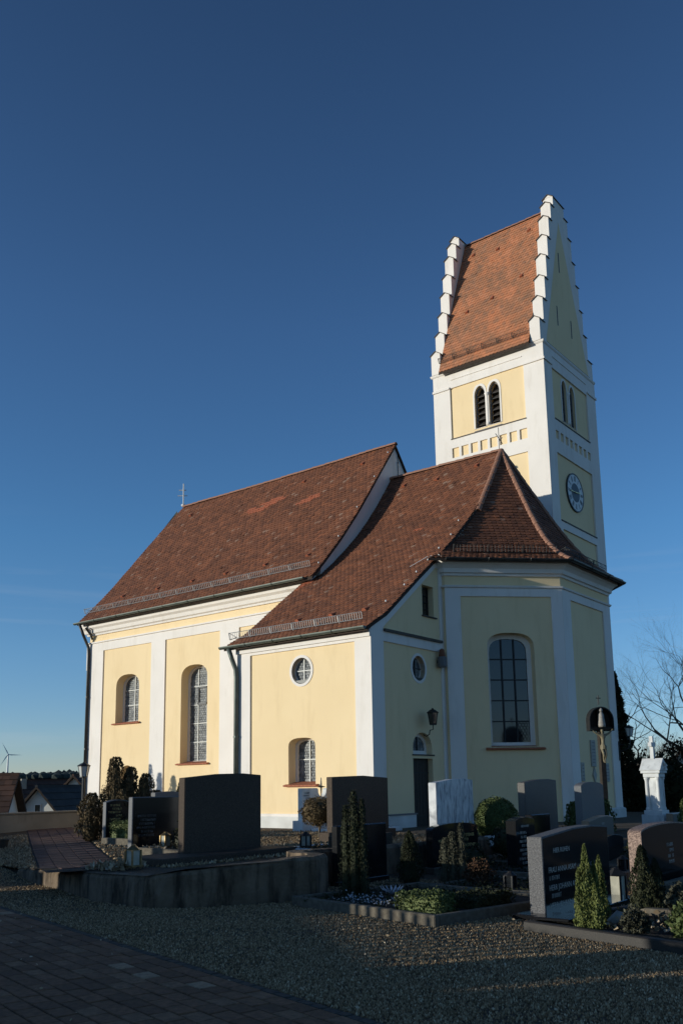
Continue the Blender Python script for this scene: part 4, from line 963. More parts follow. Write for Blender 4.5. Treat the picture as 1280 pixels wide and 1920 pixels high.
# ------------------------------------------------------------------ GRAVES
def stone_shape(y0, y1, z0, z1, kind):
    c = (y0 + y1) / 2; w = y1 - y0
    if kind == 'flat': return rect(y0, y1, z0, z1)
    if kind == 'arch': return [(y0, z0), (y1, z0)] + [(c + w / 2 * math.cos(math.pi * k / 16), z1 - .10 + .10 * math.sin(math.pi * k / 16)) for k in range(17)]
    if kind == 'bow': return [(y0, z0), (y1, z0), (y1, z1 - .06)] + [(y1 - w * k / 10, z1 - .06 + .06 * math.sin(math.pi * k / 10) ** .8) for k in range(1, 10)] + [(y0, z1 - .06)]
    if kind == 'peak': return [(y0, z0), (y1, z0), (y1, z1 - .05), (y0 + w * .55, z1), (y0, z1 - .03)]
    if kind == 'shoulder': return [(y0, z0), (y1, z0), (y1, z1 - .03), (y0 + w * .75, z1), (y0 + w * .45, z1 - .01), (y0 + w * .2, z1 - .05), (y0, z1 - .08)]
    if kind == 'notch':
        r = w * .10; return [(y0, z0), (y1, z0), (y1, z1), (c + r * 1.25, z1), (c + r, z1 - .04)] + [(c + r * math.cos(a), z1 - .07 - r * math.sin(a)) for a in [math.pi * k / 10 for k in range(11)]] + [(c - r, z1 - .04), (c - r * 1.25, z1), (y0, z1)]
def strokes(mb, fr, u, v, n, size, wtot):
    """illegible engraved characters: short upright and slanted strokes"""
    x = u
    for i in range(n):
        a = size * .62
        if random.random() < .14: x += a; continue
        s = random.random(); t = size * .09
        mb.fbox(fr, x, x + t, v, v + size, .0045, .006)
        if s < .7: mb.fbox(fr, x + t, x + a * .7, v + size * random.choice((0, .45, .9)), v + size * random.choice((0, .45, .9)) + t if False else v + size * .5 + t * .5, .0045, .006) if s < .2 else mb.fbox(fr, x + t, x + a * .7, v + size - t, v + size, .0045, .006)
        if s > .4: mb.fbox(fr, x + a * .7, x + a * .7 + t, v, v + size, .0045, .006)
        x += a
        if x > u + wtot: break
def gravestone(X, y0, y1, z0, z1, thick, kind, body, label, face=None, bevel=.012, plinth=None, group=None, name='gravestone'):
    c = thing(name, label, 'gravestone', (X - thick / 2, (y0 + y1) / 2, z0), group)
    fr = Frame((X, 0, 0), (0, 1, 0), (1, 0, 0))
    sh = stone_shape(y0, y1, z0 - .15, z1, kind); b = MB(); b.prism([fr(u, v, 0) for u, v in sh], (-thick, 0, 0)); b.build('slab', body, c, bevel=bevel)
    if face:
        ins = stone_shape(y0 + .02, y1 - .02, z0, z1 - .02, kind); f = MB(); plate(f, fr, ins, [], .004, 0, .004); f.build('polished_face', face, c, fix=False)
    if plinth:
        b = MB(); b.box((X - thick - plinth[0], y0 - plinth[0], z0 - .2), (X + plinth[0], y1 + plinth[0], z0 + plinth[1])); b.build('base', plinth[2] if len(plinth) > 2 else body, c, bevel=.01)
    return c, fr
def rows_of_marks(fr, y0, v_top, lines, size, parent, material, gap=1.7):
    for i, (ind, n) in enumerate(lines):
        b = MB(); strokes(b, fr, y0 + ind, v_top - i * size * gap, n, size, 2)
        if b.v: b.build('inscription', material, parent)
# large blank backs and fronts on the upper terrace
c, fr = gravestone(3.15, -9.79, -7.88, .12, 1.475, .16, 'shoulder', 'granite_dark', 'largest dark granite gravestone with a blank front, standing on the curved wall corner')
b = MB(); b.box((2.75, -10.75, -.3), (3.75, -7.55, .12)); b.build('base', 'granite_dark', c, bevel=.015)
c, fr = gravestone(2.35, -4.75, -2.62, .05, 1.445, .17, 'peak', 'granite_dark', 'wide black gravestone with a low peak left of the sacristy door', plinth=(.12, .16))
c, fr = gravestone(4.62, -4.06, -2.52, .0, 1.335, .20, 'shoulder', 'marble', 'tall pale grey veined marble gravestone, brightest of the stones before the choir')
c, fr = gravestone(4.84, -.42, 1.35, .0, 1.31, .20, 'shoulder', 'granite_brown', 'brownish grey gravestone right of the round box bush and below the choir window', plinth=(.08, .10))
c, fr = gravestone(6.45, -.82, .46, -.05, 1.22, .17, 'arch', 'granite_grey', 'grey gravestone with an arched top in front of the crucifix post', plinth=(.08, .10))
# left group
c, fr = gravestone(-3.74, -6.20, -5.45, -.05, .965, .12, 'bow', 'granite_grey', 'narrow gravestone with rows of gold writing right of the brown juniper', face='granite_polished')
rows_of_marks(fr, -6.12, .80, [(.05, 11), (.12, 9), (.0, 12), (.2, 7), (.05, 11), (.12, 9), (.0, 12), (.15, 8)], .05, c, 'gold_letter')
c2 = MB(); c2.box((-3.82, -5.40, -.1), (-3.70, -5.22, .93)); c2.build('side_pillar', 'granite_grey', c, bevel=.01)
c, fr = gravestone(.44, -8.73, -7.50, -.02, 1.06, .13, 'flat', 'granite_grey', 'black polished gravestone with faint writing behind the largest dark stone', face='granite_polished')
rows_of_marks(fr, -8.62, .66, [(.02, 17), (.1, 14), (.06, 15), (.0, 17), (.12, 12), (.05, 15)], .045, c, 'grey_letter')
c, fr = gravestone(-3.28, -5.02, -4.00, .0, 1.15, .18, 'peak', 'granite_grey', 'light grey gravestone top showing above the black polished stone')
c, fr = gravestone(-1.30, -1.55, .22, .30, 1.17, .15, 'notch', 'limestone', 'white memorial stone with a round notch in its top and a thin star cross', bevel=.008)
b = MB(); b.box((-1.52, -1.7, -.1), (-1.15, .4, .30)); b.build('base', 'limestone', c, bevel=.01)
cc = (-1.55 + .22) / 2
st_ = MB(); o = Vector((-1.36, cc, 1.16)); 
st_.prism([o + Vector((0, a, z)) for a, z in ((0, -.24), (.022, .02), (.19, .045), (.022, .07), (0, .30), (-.022, .07), (-.19, .045), (-.022, .02))], (.03, 0, 0)); st_.build('star_cross', 'iron', c)
rows_of_marks(fr, -1.50, 1.02, [(.05, 9), (.0, 10), (.1, 8), (.0, 10), (.06, 9), (.02, 10), (.1, 7)], .042, c, 'granite_dark')
rows_of_marks(fr, -.30, 1.04, [(.0, 6), (.04, 5), (.0, 6)], .042, c, 'granite_dark')
# lower row in front of the wall
c, fr = gravestone(5.62, -8.68, -7.30, -.34, .575, .14, 'flat', 'granite_polished', 'black polished gravestone with a rounded lower edge behind the tall dark thuja', bevel=.02, plinth=(.02, .02))
c, fr = gravestone(5.86, -6.20, -4.55, -.38, .49, .14, 'arch', 'granite_polished', 'black arched gravestone with gold writing below the white marble stone', plinth=(.06, .10, 'granite_dark'))
rows_of_marks(fr, -6.0, .14, [(.0, 13), (.05, 11)], .06, c, 'gold_letter')
text_mesh('inscription', ['JOSEF STEINER'], fr, -5.25, .22, .085, 'gold_letter', c); rows_of_marks(fr, -5.25, .14, [(0, 10)], .055, c, 'gold_letter')
text_mesh('inscription', ['MARIA STEINER'], fr, -5.25, .03, .085, 'gold_letter', c); rows_of_marks(fr, -5.25, -.05, [(0, 10)], .055, c, 'gold_letter')
c, fr = gravestone(7.18, -5.47, -4.72, -.36, .60, .20, 'bow', 'granite_polished', 'narrow black gravestone with white writing right of the round box bush', plinth=(.05, .08, 'granite_dark'))
text_mesh('inscription', ['HIER RUHEN'], fr, -5.12, .42, .055, 'silver_letter', c, 'CENTER')
rows_of_marks(fr, -5.40, .30, [(.08, 9), (.1, 8), (.05, 10), (.1, 8), (.05, 10), (.1, 8), (.02, 11), (.1, 8)], .045, c, 'silver_letter')
c, fr = gravestone(6.40, -3.26, -2.40, -.3, .57, .16, 'flat', 'granite_polished', 'glossy black gravestone half hidden behind the narrow black one', plinth=(.05, .08, 'granite_dark'))
c, fr = gravestone(7.45, -2.85, -1.55, -.3, .52, .16, 'shoulder', 'granite_tan', 'low brown gravestone behind the large black stone with the two conifers', face='granite_brown', plinth=(.06, .08))
rows_of_marks(fr, -2.2, .34, [(0, 6)], .045, c, 'silver_letter')
c, fr = gravestone(9.97, -10.17, -8.12, -.40, .645, .20, 'shoulder', 'granite_rough', 'large black gravestone with silver writing, nearest on the right, behind two light conifers', face='granite_polished', bevel=.008)
text_mesh('inscription', ['HIER RUHEN'], fr, -9.88, .36, .085, 'silver_letter', c)
text_mesh('inscription', ['FRAU ANNA ASAM'], fr, -10.04, .13, .095, 'silver_letter', c); rows_of_marks(fr, -10.02, .04, [(0, 9)], .05, c, 'silver_letter')
text_mesh('inscription', ['HERR JOHANN ASAM'], fr, -10.04, -.08, .095, 'silver_letter', c); rows_of_marks(fr, -9.98, -.17, [(0, 9)], .05, c, 'silver_letter')
text_mesh('inscription', ['HERR JOHANN'], fr, -10.04, -.29, .095, 'silver_letter', c)
text_mesh('inscription', ['HERR JOSEF ASAM'], fr, -9.2, .13, .07, 'grey_letter', c)
b = MB(); b.box((9.62, -10.35, -.5), (10.28, -7.95, -.33)); b.build('base', 'granite_polished', c, bevel=.008)
c, fr = gravestone(10.12, -7.25, -5.0, -.36, .58, .20, 'arch', 'granite_pink', 'speckled pink granite gravestone with an arched top at the right edge', face='granite_polished')
rows_of_marks(fr, -6.2, .22, [(0, 9), (.05, 8), (0, 9), (.05, 8)], .05, c, 'silver_letter')
c, fr = gravestone(7.62, 1.72, 2.9, .0, .44, .16, 'flat', 'granite_tan', 'low tan stone block with dark inscription before the white monument', face='granite_brown')
c, fr = gravestone(8.6, 1.5, 2.9, -.05, .38, .16, 'flat', 'granite_tan', 'low reddish stone block at the right edge by the green bush')
c, fr = gravestone(4.55, -7.25, -5.6, .0, .30, .3, 'flat', 'granite_dark', 'low black stone slab on the wall between the two wide black stones')
# small dark blocks at the far left edge
for i, (x, y, h) in enumerate(((-5.9, -8.3, .36), (-5.3, -8.5, .26), (-5.6, -7.9, .22))):
    b = MB(); b.lathe([(.16, 0), (.19, h * .8), (.21, h), (.17, h), (.15, h * .8)], (x, y, zt(x, y)), 10); o = b.build('plant_pot', 'granite_dark'); tag(o, ['tall', 'middle', 'small'][i] + ' dark plant pot on the gravel at the left edge', 'pot', 'dark pots by the path')
# ---- grave plots
def plot(x0, x1, y0, y1, z, label, kerb='kerb_stone', w=.09, h=.12, soil=True, name='grave_plot', rot=0, piv=(0, 0)):
    """kerbed bed; x0..y1 are measured from piv along axes turned by rot degrees"""
    ca, sa = math.cos(R(rot)), math.sin(R(rot)); T = lambda p: (piv[0] + p[0] * ca - p[1] * sa, piv[1] + p[0] * sa + p[1] * ca, p[2])
    mid = T(((x0 + x1) / 2, (y0 + y1) / 2, z)); c = thing(name, label, 'grave plot', mid); PLOTS.append((x0, x1, y0, y1, ca, sa, piv))
    for a, d in (((x0, y0, z - .15), (x1, y0 + w, z + h)), ((x0, y1 - w, z - .15), (x1, y1, z + h)), ((x0, y0 + w + .003, z - .15), (x0 + w, y1 - w - .003, z + h - .002)), ((x1 - w, y0 + w + .003, z - .15), (x1, y1 - w - .003, z + h - .002))):
        b = MB(); b.box(a, d); b.v = [T(p) for p in b.v]; b.build('kerb', kerb, c, bevel=.012)
    if soil:
        n = 9; m_ = 9; V = [T((x0 + w + (x1 - x0 - 2 * w) * i / n, y0 + w + (y1 - y0 - 2 * w) * j / m_, z + h * .55 + random.uniform(-.02, .03))) for j in range(m_ + 1) for i in range(n + 1)]
        b = MB(); b.add(V, [(j * (n + 1) + i, j * (n + 1) + i + 1, (j + 1) * (n + 1) + i + 1, (j + 1) * (n + 1) + i) for j in range(m_) for i in range(n)]); b.build('soil', 'soil', c, smooth=True)
    return c
plot(-2.75, 0, 0, 2.45, -.40, 'grave bed with a concrete kerb and a clipped box corner in front of the wall', h=.13, rot=-12, piv=(9.16, -11.36))
plot(0, 3.0, 0, 2.7, -.40, 'grave bed with dark granite kerb around the light conifers', 'kerb_granite', h=.11, w=.10, rot=-14, piv=(10.12, -11.05))
plot(7.3, 9.1, -8.6, -6.9, -.40, 'shaded grave bed behind the box corner bed', h=.12)
plot(6.0, 7.9, -6.4, -4.5, -.38, 'shaded grave bed below the arched black stone', h=.12)
plot(7.4, 9.2, -5.6, -4.3, -.36, 'narrow grave bed before the narrow black stone', h=.10)
plot(10.3, 12.4, -7.4, -4.9, -.36, 'grave bed with a grey kerb before the pink granite stone', 'kerb_stone', h=.14)
plot(3.3, 4.9, -7.6, -6.2, .0, 'small light stone bordered grave behind the polished black stone', 'limestone', h=.09)
plot(-3.5, -1.7, -6.5, -5.2, -.06, 'grave with a pale kerb and clipped box balls by the gold lettered stone', 'kerb_stone', h=.12)
plot(.7, 2.2, -8.9, -7.4, .0, 'small grave with a stone kerb before the faintly lettered black stone', 'kerb_stone', h=.1)
plot(-.95, .8, -1.6, .2, .0, 'grave bed with a white kerb before the notched memorial', 'limestone', h=.1)
plot(4.9, 6.3, -2.6, -1.2, .0, 'small pale kerbed grave right of the marble stone', 'limestone', h=.08)
b = MB(); b.box((10.2, -10.95, -.285), (10.62, -10.5, -.25)); tag(b.build('stone_tablet', 'granite_polished', bevel=.006), 'flat polished stone tablet on the near corner of the dark granite kerb', 'stone slab')
b = MB(); b.box((11.0, -9.75, -.33), (11.9, -9.62, -.24)); tag(b.build('stone_beam', 'kerb_stone', bevel=.01), 'long pale stone edge lying behind the dark conifer at the right', 'stone slab')
# ---- lanterns
def lantern(x, y, z, h, label, metal='brass', glass='lantern_glass', r=None):
    r = r or h * .26; c = thing('grave_lantern', label, 'lantern', (x, y, z), 'grave lanterns')
    b = MB(); b.box((x - r * 1.15, y - r * 1.15, z), (x + r * 1.15, y + r * 1.15, z + h * .08)); b.build('base', metal, c, bevel=.004)
    b = MB(); b.box((x - r * .8, y - r * .8, z + h * .085), (x + r * .8, y + r * .8, z + h * .72)); b.build('glass', glass, c)
    for sx in (-1, 1):
        for sy in (-1, 1):
            q = MB(); q.box((x + sx * r * .92 - .012, y + sy * r * .92 - .012, z + h * .08), (x + sx * r * .92 + .012, y + sy * r * .92 + .012, z + h * .74)); q.build('corner_post', metal, c)
    b = MB(); b.lathe([(r * 1.45, h * .74), (r * 1.45, h * .77), (r * .5, h * .93), (r * .5, h * .97), (r * .1, h)], (x, y, z), 4 if h > .3 else 8); b.build('roof', metal, c)
    b = MB(); b.lathe([(r * .35, h * .09), (r * .35, h * .38)], (x, y, z), 8); b.build('candle', 'candle_red', c)
    return c
lantern(3.75, -11.35, .05, .34, 'brass grave lantern on the corner of the curved wall')
lantern(3.75, -7.3, .1, .28, 'small lantern right of the largest dark stone', 'iron')
lantern(5.05, -7.75, .12, .28, 'small lantern on the pale kerb left of the polished stone', 'brass')
lantern(8.55, -8.35, -.30, .26, 'small dark lantern behind the box corner', 'iron', 'dark_glass')
lantern(9.0, -5.15, -.28, .26, 'dark lantern near the narrow black stone', 'iron', 'dark_glass')
lantern(9.9, -7.75, -.4, .42, 'lantern on the gravel between the big black stone and the pink one', 'iron', 'lantern_glass')
lantern(-.2, -1.0, .1, .30, 'pale lantern on the white kerbed grave at the memorial', 'limestone')
lantern(.95, -8.3, .08, .30, 'lantern beside the faintly lettered black stone', 'brass')
# ------------------------------------------------------------------ PLANTS
def leaves(n, pos, dirv, size, wid=.45, rnd=.6):
    """n kite shaped leaves at pos (n,3) pointing along dirv (n,3)"""
    d = dirv + np.random.normal(0, rnd, (n, 3)); d /= np.linalg.norm(d, axis=1, keepdims=True) + 1e-9
    a = np.cross(d, np.random.normal(0, 1, (n, 3))); a /= np.linalg.norm(a, axis=1, keepdims=True) + 1e-9
    s = size * np.random.uniform(.6, 1.3, (n, 1))
    return np.stack([pos - d * s * .5, pos + a * s * wid * .5, pos + d * s * .5, pos - a * s * wid * .5], 1)
def column(cx, cy, z0, h, r, n, leaf, rad, updir=.9, lump=.16, rnd=.45, wid=.4, inner=.45):
    t = np.random.uniform(0, 1, n) ** .85; th = np.random.uniform(0, 6.2832, n)
    ph = np.random.uniform(0, 6.28, 8)
    lum = 1 + lump * (np.sin(3 * th + ph[0] + 5 * t) + .8 * np.sin(5 * th + ph[1] - 9 * t) + .8 * np.sin(2 * th + ph[2] + 14 * t) + .6 * np.sin(7 * th + 23 * t + ph[3]))
    rr = r * rad(t) * lum * np.random.uniform(inner, 1.0, n) ** .5
    pos = np.stack([cx + rr * np.cos(th), cy + rr * np.sin(th), z0 + h * t], 1)
    d = np.stack([np.cos(th) * (1 - updir), np.sin(th) * (1 - updir), np.full(n, updir)], 1)
    return leaves(n, pos, d, leaf, wid, rnd)
thuja = lambda t: np.minimum(1, (t + .04) * 6) ** .5 * np.clip(1 - t, 0, 1) ** .62 * 1.15
juni = lambda t: np.minimum(1, t * 2.6 + .22) * np.clip(1.02 - t, 0, 1) ** .40
cyp = lambda t: np.minimum(1, (t + .05) * 8) ** .5 * np.clip(1.02 - t, 0, 1) ** .35
def plant(name, label, cat, V, material, at, group=None, core=None):
    c = thing(name, label, cat, at, group); quads_mesh('foliage', V, material, c)
    if core:
        x, y, z, h, r, rad = core; b = MB(); b.lathe([(max(.01, float(rad(np.array([k / 9.0]))[0]) * r * .62), h * .02 + h * .93 * k / 9) for k in range(10)], (x, y, z), 9); b.build('inner_foliage', material, c)
    return c
def conifer(x, y, z, h, r, label, material='leaf_dark', n=2600, leaf=.07, rad=thuja, cols=None, cat='conifer', name='conifer', lump=.16, rnd=.4, group=None):
    Vs = []
    for (dx, dy, hh, rr, w) in cols or [(0, 0, 1, 1, 1)]: Vs.append(column(x + dx, y + dy, z, h * hh, r * rr, int(n * w), leaf, rad, lump=lump, rnd=rnd))
    o = plant(name, label, cat, np.concatenate(Vs), material, (x, y, z), group, None)
    for (dx, dy, hh, rr, w) in cols or [(0, 0, 1, 1, 1)]:
        b = MB(); b.lathe([(max(.008, float(rad(np.array([k / 9.0]))[0]) * r * rr * .6), h * hh * (.02 + .9 * k / 9)) for k in range(10)], (x + dx, y + dy, z), 8); b.build('inner_foliage', material, o)
    b = MB(); b.tube([(x, y, z - .1), (x, y, z + h * .25)], max(.015, r * .1), 6); b.build('stem', 'bark', o)
    return o
def ball(x, y, z, r, label, material='leaf_green', n=3500, leaf=.035, sq=1.0, name='box_ball', cat='bush', rz=None, core=True, lump=.05):
    rz = rz or r; th = np.random.uniform(0, 6.283, n); u = np.random.uniform(-1, 1, n); s = np.sqrt(1 - u * u)
    lum = 1 + lump * (np.sin(4 * th + 3 * u) + np.sin(7 * th - 6 * u + 1) + np.sin(9 * u + 2 * th))
    k = np.random.uniform(.90, 1.02, n) * lum; pos = np.stack([x + r * s * np.cos(th) * k, y + r * s * np.sin(th) * k, z + rz * u * k], 1)
    d = np.stack([s * np.cos(th), s * np.sin(th), u + .3], 1); c = thing(name, label, cat, (x, y, z - rz))
    quads_mesh('foliage', leaves(n, pos, d, leaf, .6, .7), material, c)
    if core:
        b = MB(); b.lathe([(max(.005, r * .90 * math.cos(a)), rz * .90 * math.sin(a)) for a in [-1.5 + 3.0 * k / 9 for k in range(10)]], (x, y, z), 14); b.build('inner_foliage', material, c, smooth=True)
    return c
def hedge_box(x0, x1, y0, y1, z0, z1, label, material='leaf_green', dens=3200, leaf=.035, name='box_hedge', cat='hedge', rot=None):
    A = [((x1 - x0) * (y1 - y0), 'z1'), ((x1 - x0) * (z1 - z0), 'y0'), ((x1 - x0) * (z1 - z0), 'y1'), ((y1 - y0) * (z1 - z0), 'x0'), ((y1 - y0) * (z1 - z0), 'x1')]
    Vs = []
    for ar, f in A:
        n = max(8, int(ar * dens)); p = np.random.uniform(0, 1, (n, 3)) * np.array([x1 - x0, y1 - y0, z1 - z0]) + np.array([x0, y0, z0]); ax = 'xyz'.index(f[0]); val = {'x0': x0, 'x1': x1, 'y0': y0, 'y1': y1, 'z1': z1}[f]
        p[:, ax] = val + np.random.normal(0, .014, n) + .02 * np.sin(p[:, (ax + 1) % 3] * 13) + .015 * np.sin(p[:, (ax + 2) % 3] * 17)
        d = np.zeros((n, 3)); d[:, ax] = 1 if f[1] == '1' else -1; Vs.append(leaves(n, p, d, leaf, .6, .8))
    V = np.concatenate(Vs)
    c = thing(name, label, cat, ((x0 + x1) / 2, (y0 + y1) / 2, z0)); m_ = .02
    quads_mesh('foliage', V, material, c); b = MB(); b.box((x0 + m_, y0 + m_, z0 - .05), (x1 - m_, y1 - m_, z1 - m_)); b.build('inner_foliage', material, c, bevel=.02)
    return c
# big brown juniper left
conifer(-4.32, -5.5, -.15, 2.2, .5, 'tall ragged brown juniper left of the gold lettered gravestone', 'leaf_brown', 17000, .07, juni, [(0, 0, 1.0, .78, .26), (.25, .30, .88, .66, .2), (-.38, -.42, .58, .85, .2), (.52, .58, .80, .72, .2), (-.1, .1, .70, 1.15, .26), (.72, .80, .60, .66, .14), (.35, .1, .62, .9, .2)], name='juniper', lump=.2)
# off to the left, beyond the frame: the clipped columns whose shade falls on the nave wall
for i, (x, y, h) in enumerate(((-19.75, -2.3, 2.05), (-19.15, -2.35, 2.85), (-18.55, -2.4, 2.5), (-17.85, -2.45, 2.4))):
    conifer(x, y, -.5, h + .75, .26, 'slender thuja in the row by the lower churchyard wall, ' + ['first', 'second', 'third', 'fourth'][i] + ' from the far end', 'leaf_dark', 1500, .12, cyp, name='thuja', lump=.22, group='thujas by the wall')
hedge_box(-3.35, -2.35, -6.35, -5.75, -.02, .42, 'low clipped box cushion before the gold lettered stone')
ball(-2.1, -5.7, .25, .27, 'small clipped box ball beside the box cushion')
ball(1.4, -8.0, .35, .30, 'loose dark bush before the faintly lettered black stone', 'leaf_dark', 1600, .06, core=True, lump=.14, name='bush')
ball(1.9, -8.6, .2, .24, 'low grey green bush on the small kerbed grave', 'leaf_grey', 1600, .045, lump=.14, name='bush')
conifer(-1.9, .2, 0, 1.05, .17, 'narrow dark thuja right of the largest dark stone', 'leaf_dark', 2200, .05, name='thuja')
conifer(-5.4, -.2, 0, 1.5, .12, 'thin thuja tip showing above the largest dark stone', 'leaf_dark', 900, .05, name='thuja')
conifer(-6.2, -1.6, 0, 1.42, .2, 'dark thuja at the left end of the largest dark stone', 'leaf_dark', 1600, .06, name='thuja')
hedge_box(-1.85, -1.45, .35, 1.0, 0, .55, 'dark clipped hedge block left of the notched memorial', 'leaf_dark', 2000, .045)
# standard ball tree
c = ball(.95, -3.55, .62, .42, 'round headed little tree before the notched memorial', 'leaf_brown', 4200, .04, rz=.33, name='ball_tree', cat='tree', lump=.07)
b = MB(); b.tube([(.95, -3.55, -.05), (.97, -3.53, .3), (.95, -3.55, .5)], .028, 7); b.build('trunk', 'bark', c)
for k in range(5):
    a = k * 1.25; b = MB(); b.tube([(.95, -3.55, .2 + .02 * k), (.95 + .18 * math.cos(a), -3.55 + .18 * math.sin(a), .42)], .012, 5); b.build('branch', 'bark', c)
conifer(7.05, -10.1, -.35, 1.5, .15, 'tall dark thuja before the polished black stone', 'leaf_dark', 6500, .035, cyp, [(0, 0, 1, .8, .4), (.10, .06, .92, .6, .25), (-.12, -.04, .86, .7, .25), (.02, .14, .7, .8, .25)], name='thuja')
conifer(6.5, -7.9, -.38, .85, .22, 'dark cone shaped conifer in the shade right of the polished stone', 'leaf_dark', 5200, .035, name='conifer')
conifer(7.2, -7.7, -.35, .95, .16, 'grey green feathery shrub before the arched black stone', 'leaf_grey', 3600, .038, cyp, [(0, 0, .85, .7, .4), (.12, .06, 1, .6, .3), (-.12, -.04, .75, .8, .3)], name='shrub', rnd=.6)
ball(7.8, -7.95, -.16, .19, 'small shrub with reddish tips beside the grey green shrub', 'leaf_rust', 1100, .04, lump=.18, name='shrub', core=False)
ball(4.75, -1.75, .42, .50, 'round clipped box bush between the marble and the brown stones', 'leaf_green', 8000, .04, rz=.48, lump=.03)
conifer(5.85, .9, .0, 1.05, .45, 'dark bushy yew between the brown and the arched grey stone', 'leaf_green', 4200, .075, cyp, [(0, 0, 1, .8, .4), (.3, .25, .75, .6, .3), (-.25, -.2, .7, .7, .3)], name='yew', lump=.2)
conifer(10.86, -10.98, -.33, .88, .115, 'taller light green conifer before the nearest black stone', 'leaf_lime', 7500, .032, thuja, [(0, 0, 1, .8, .5), (.06, .07, .80, .6, .25), (-.06, -.05, .72, .65, .25), (.09, .0, .55, .7, .2)], name='conifer')
conifer(10.86, -10.62, -.33, .74, .08, 'slimmer light green conifer right of the taller one', 'leaf_lime', 3800, .03, thuja, name='conifer')
conifer(10.95, -9.55, -.34, .80, .19, 'dark conifer between the nearest black stone and the pink one', 'leaf_dark', 7000, .036, thuja, [(0, 0, 1, .9, .6), (.12, .1, .8, .7, .3)], name='conifer')
ball(11.38, -11.0, -.22, .12, 'low dark heather on the grave with the granite kerb', 'leaf_grey', 1700, .04, lump=.16, name='bush', core=False)
ball(11.5, -9.75, -.14, .19, 'grey green cushion bush at the right edge', 'leaf_grey', 3500, .035, lump=.08, name='bush')
ball(11.86, -10.85, -.2, .15, 'small green bush at the lower right edge', 'leaf_green', 1900, .05, lump=.16, name='bush')
hedge_box(8.45, 9.05, -11.12, -10.68, -.30, -.09, 'light clipped box on the corner of the concrete kerb')
hedge_box(8.85, 9.22, -10.45, -9.55, -.32, -.16, 'dark clipped box along the right side of the corner bed', 'leaf_dark')
conifer(8.2, .75, -.05, .85, .17, 'small light conifer left of the white monument', 'leaf_green', 2600, .05, name='conifer')
ball(10.2, 1.9, .30, .42, 'yellow green bush right of the white monument', 'leaf_lime', 3500, .06, lump=.12, name='bush')
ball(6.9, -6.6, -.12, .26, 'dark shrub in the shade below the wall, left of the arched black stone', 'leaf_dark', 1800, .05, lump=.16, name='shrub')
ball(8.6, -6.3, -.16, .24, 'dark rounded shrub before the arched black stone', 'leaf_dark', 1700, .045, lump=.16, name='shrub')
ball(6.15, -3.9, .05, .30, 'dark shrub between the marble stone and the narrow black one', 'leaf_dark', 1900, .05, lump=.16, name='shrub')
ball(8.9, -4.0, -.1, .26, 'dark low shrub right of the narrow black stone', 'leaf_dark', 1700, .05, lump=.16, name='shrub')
ball(5.5, -4.4, .2, .22, 'small green shrub at the foot of the marble stone', 'leaf_green', 1500, .045, lump=.14, name='shrub')
conifer(9.25, -6.9, -.38, .62, .16, 'small dark conifer left of the nearest black stone', 'leaf_dark', 2400, .035, name='conifer')
gravestone(6.75, -6.9, -6.35, -.38, .02, .14, 'flat', 'granite_dark', 'low dark stone block in the shade left of the arched black stone')
gravestone(8.2, -3.9, -3.0, -.3, .22, .14, 'bow', 'granite_polished', 'small black stone between the narrow black stone and the pink one')
gravestone(8.9, -2.2, -1.2, -.2, .30, .14, 'flat', 'granite_grey', 'small grey stone far behind the pink granite one')
# ground cover on beds
def cover(name, x0, x1, y0, y1, z, n, size, material, up=.4, kind=True):
    p = np.stack([np.random.uniform(x0, x1, n), np.random.uniform(y0, y1, n), z + np.abs(np.random.normal(0, .035, n))], 1)
    d = np.random.normal(0, 1, (n, 3)); d[:, 2] = np.abs(d[:, 2]) * up; o = quads_mesh(name, leaves(n, p, d, size, .6, .4), material); o['kind'] = 'stuff'; return o
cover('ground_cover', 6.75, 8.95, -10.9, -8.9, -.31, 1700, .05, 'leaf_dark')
cover('pale_flowers', 7.2, 8.4, -10.95, -10.2, -.28, 260, .035, 'flower_white')
cover('ground_cover', 10.4, 12.6, -11.0, -8.6, -.33, 900, .05, 'leaf_dark')
cover('fallen_leaves', 10.95, 12.0, -10.9, -9.9, -.31, 130, .08, 'dead_leaf')
cover('ground_cover', 7.4, 9.0, -8.5, -7.0, -.31, 900, .05, 'leaf_dark')
cover('ground_cover', 6.1, 7.8, -6.3, -4.6, -.3, 900, .05, 'leaf_dark')
cover('ground_cover', 10.4, 12.3, -7.3, -5.0, -.28, 900, .05, 'leaf_dark')
cover('ground_cover', 3.4, 4.8, -7.5, -6.3, .06, 700, .05, 'leaf_brown')
cover('ground_cover', -.85, .7, -1.5, .1, .07, 500, .05, 'leaf_brown')
cover('dry_grass', 3.0, 3.7, -11.7, -11.0, .03, 260, .12, 'dead_leaf', up=3)
cover('fallen_leaves', .75, 1.3, -8.85, -8.4, .08, 60, .06, 'dead_leaf')
for x, y, a, l, w_w in ((11.5, -10.35, .5, .45, 'nearest the heather'), (11.7, -10.6, -.3, .4, 'nearest the green bush at the edge'), (11.8, -10.2, .9, .35, 'farthest back, by the grey green cushion')):
    b = MB(); b.tube([(x, y, -.27), (x + l * .5 * math.cos(a), y + l * .5 * math.sin(a), -.22), (x + l * math.cos(a), y + l * math.sin(a), -.26)], [.03, .025, .012], 6); tag(b.build('dead_branch', 'driftwood'), 'pale dry branch on the granite kerbed grave, ' + w_w, 'branch', 'dry branches on the grave')
b = MB(); n = 14
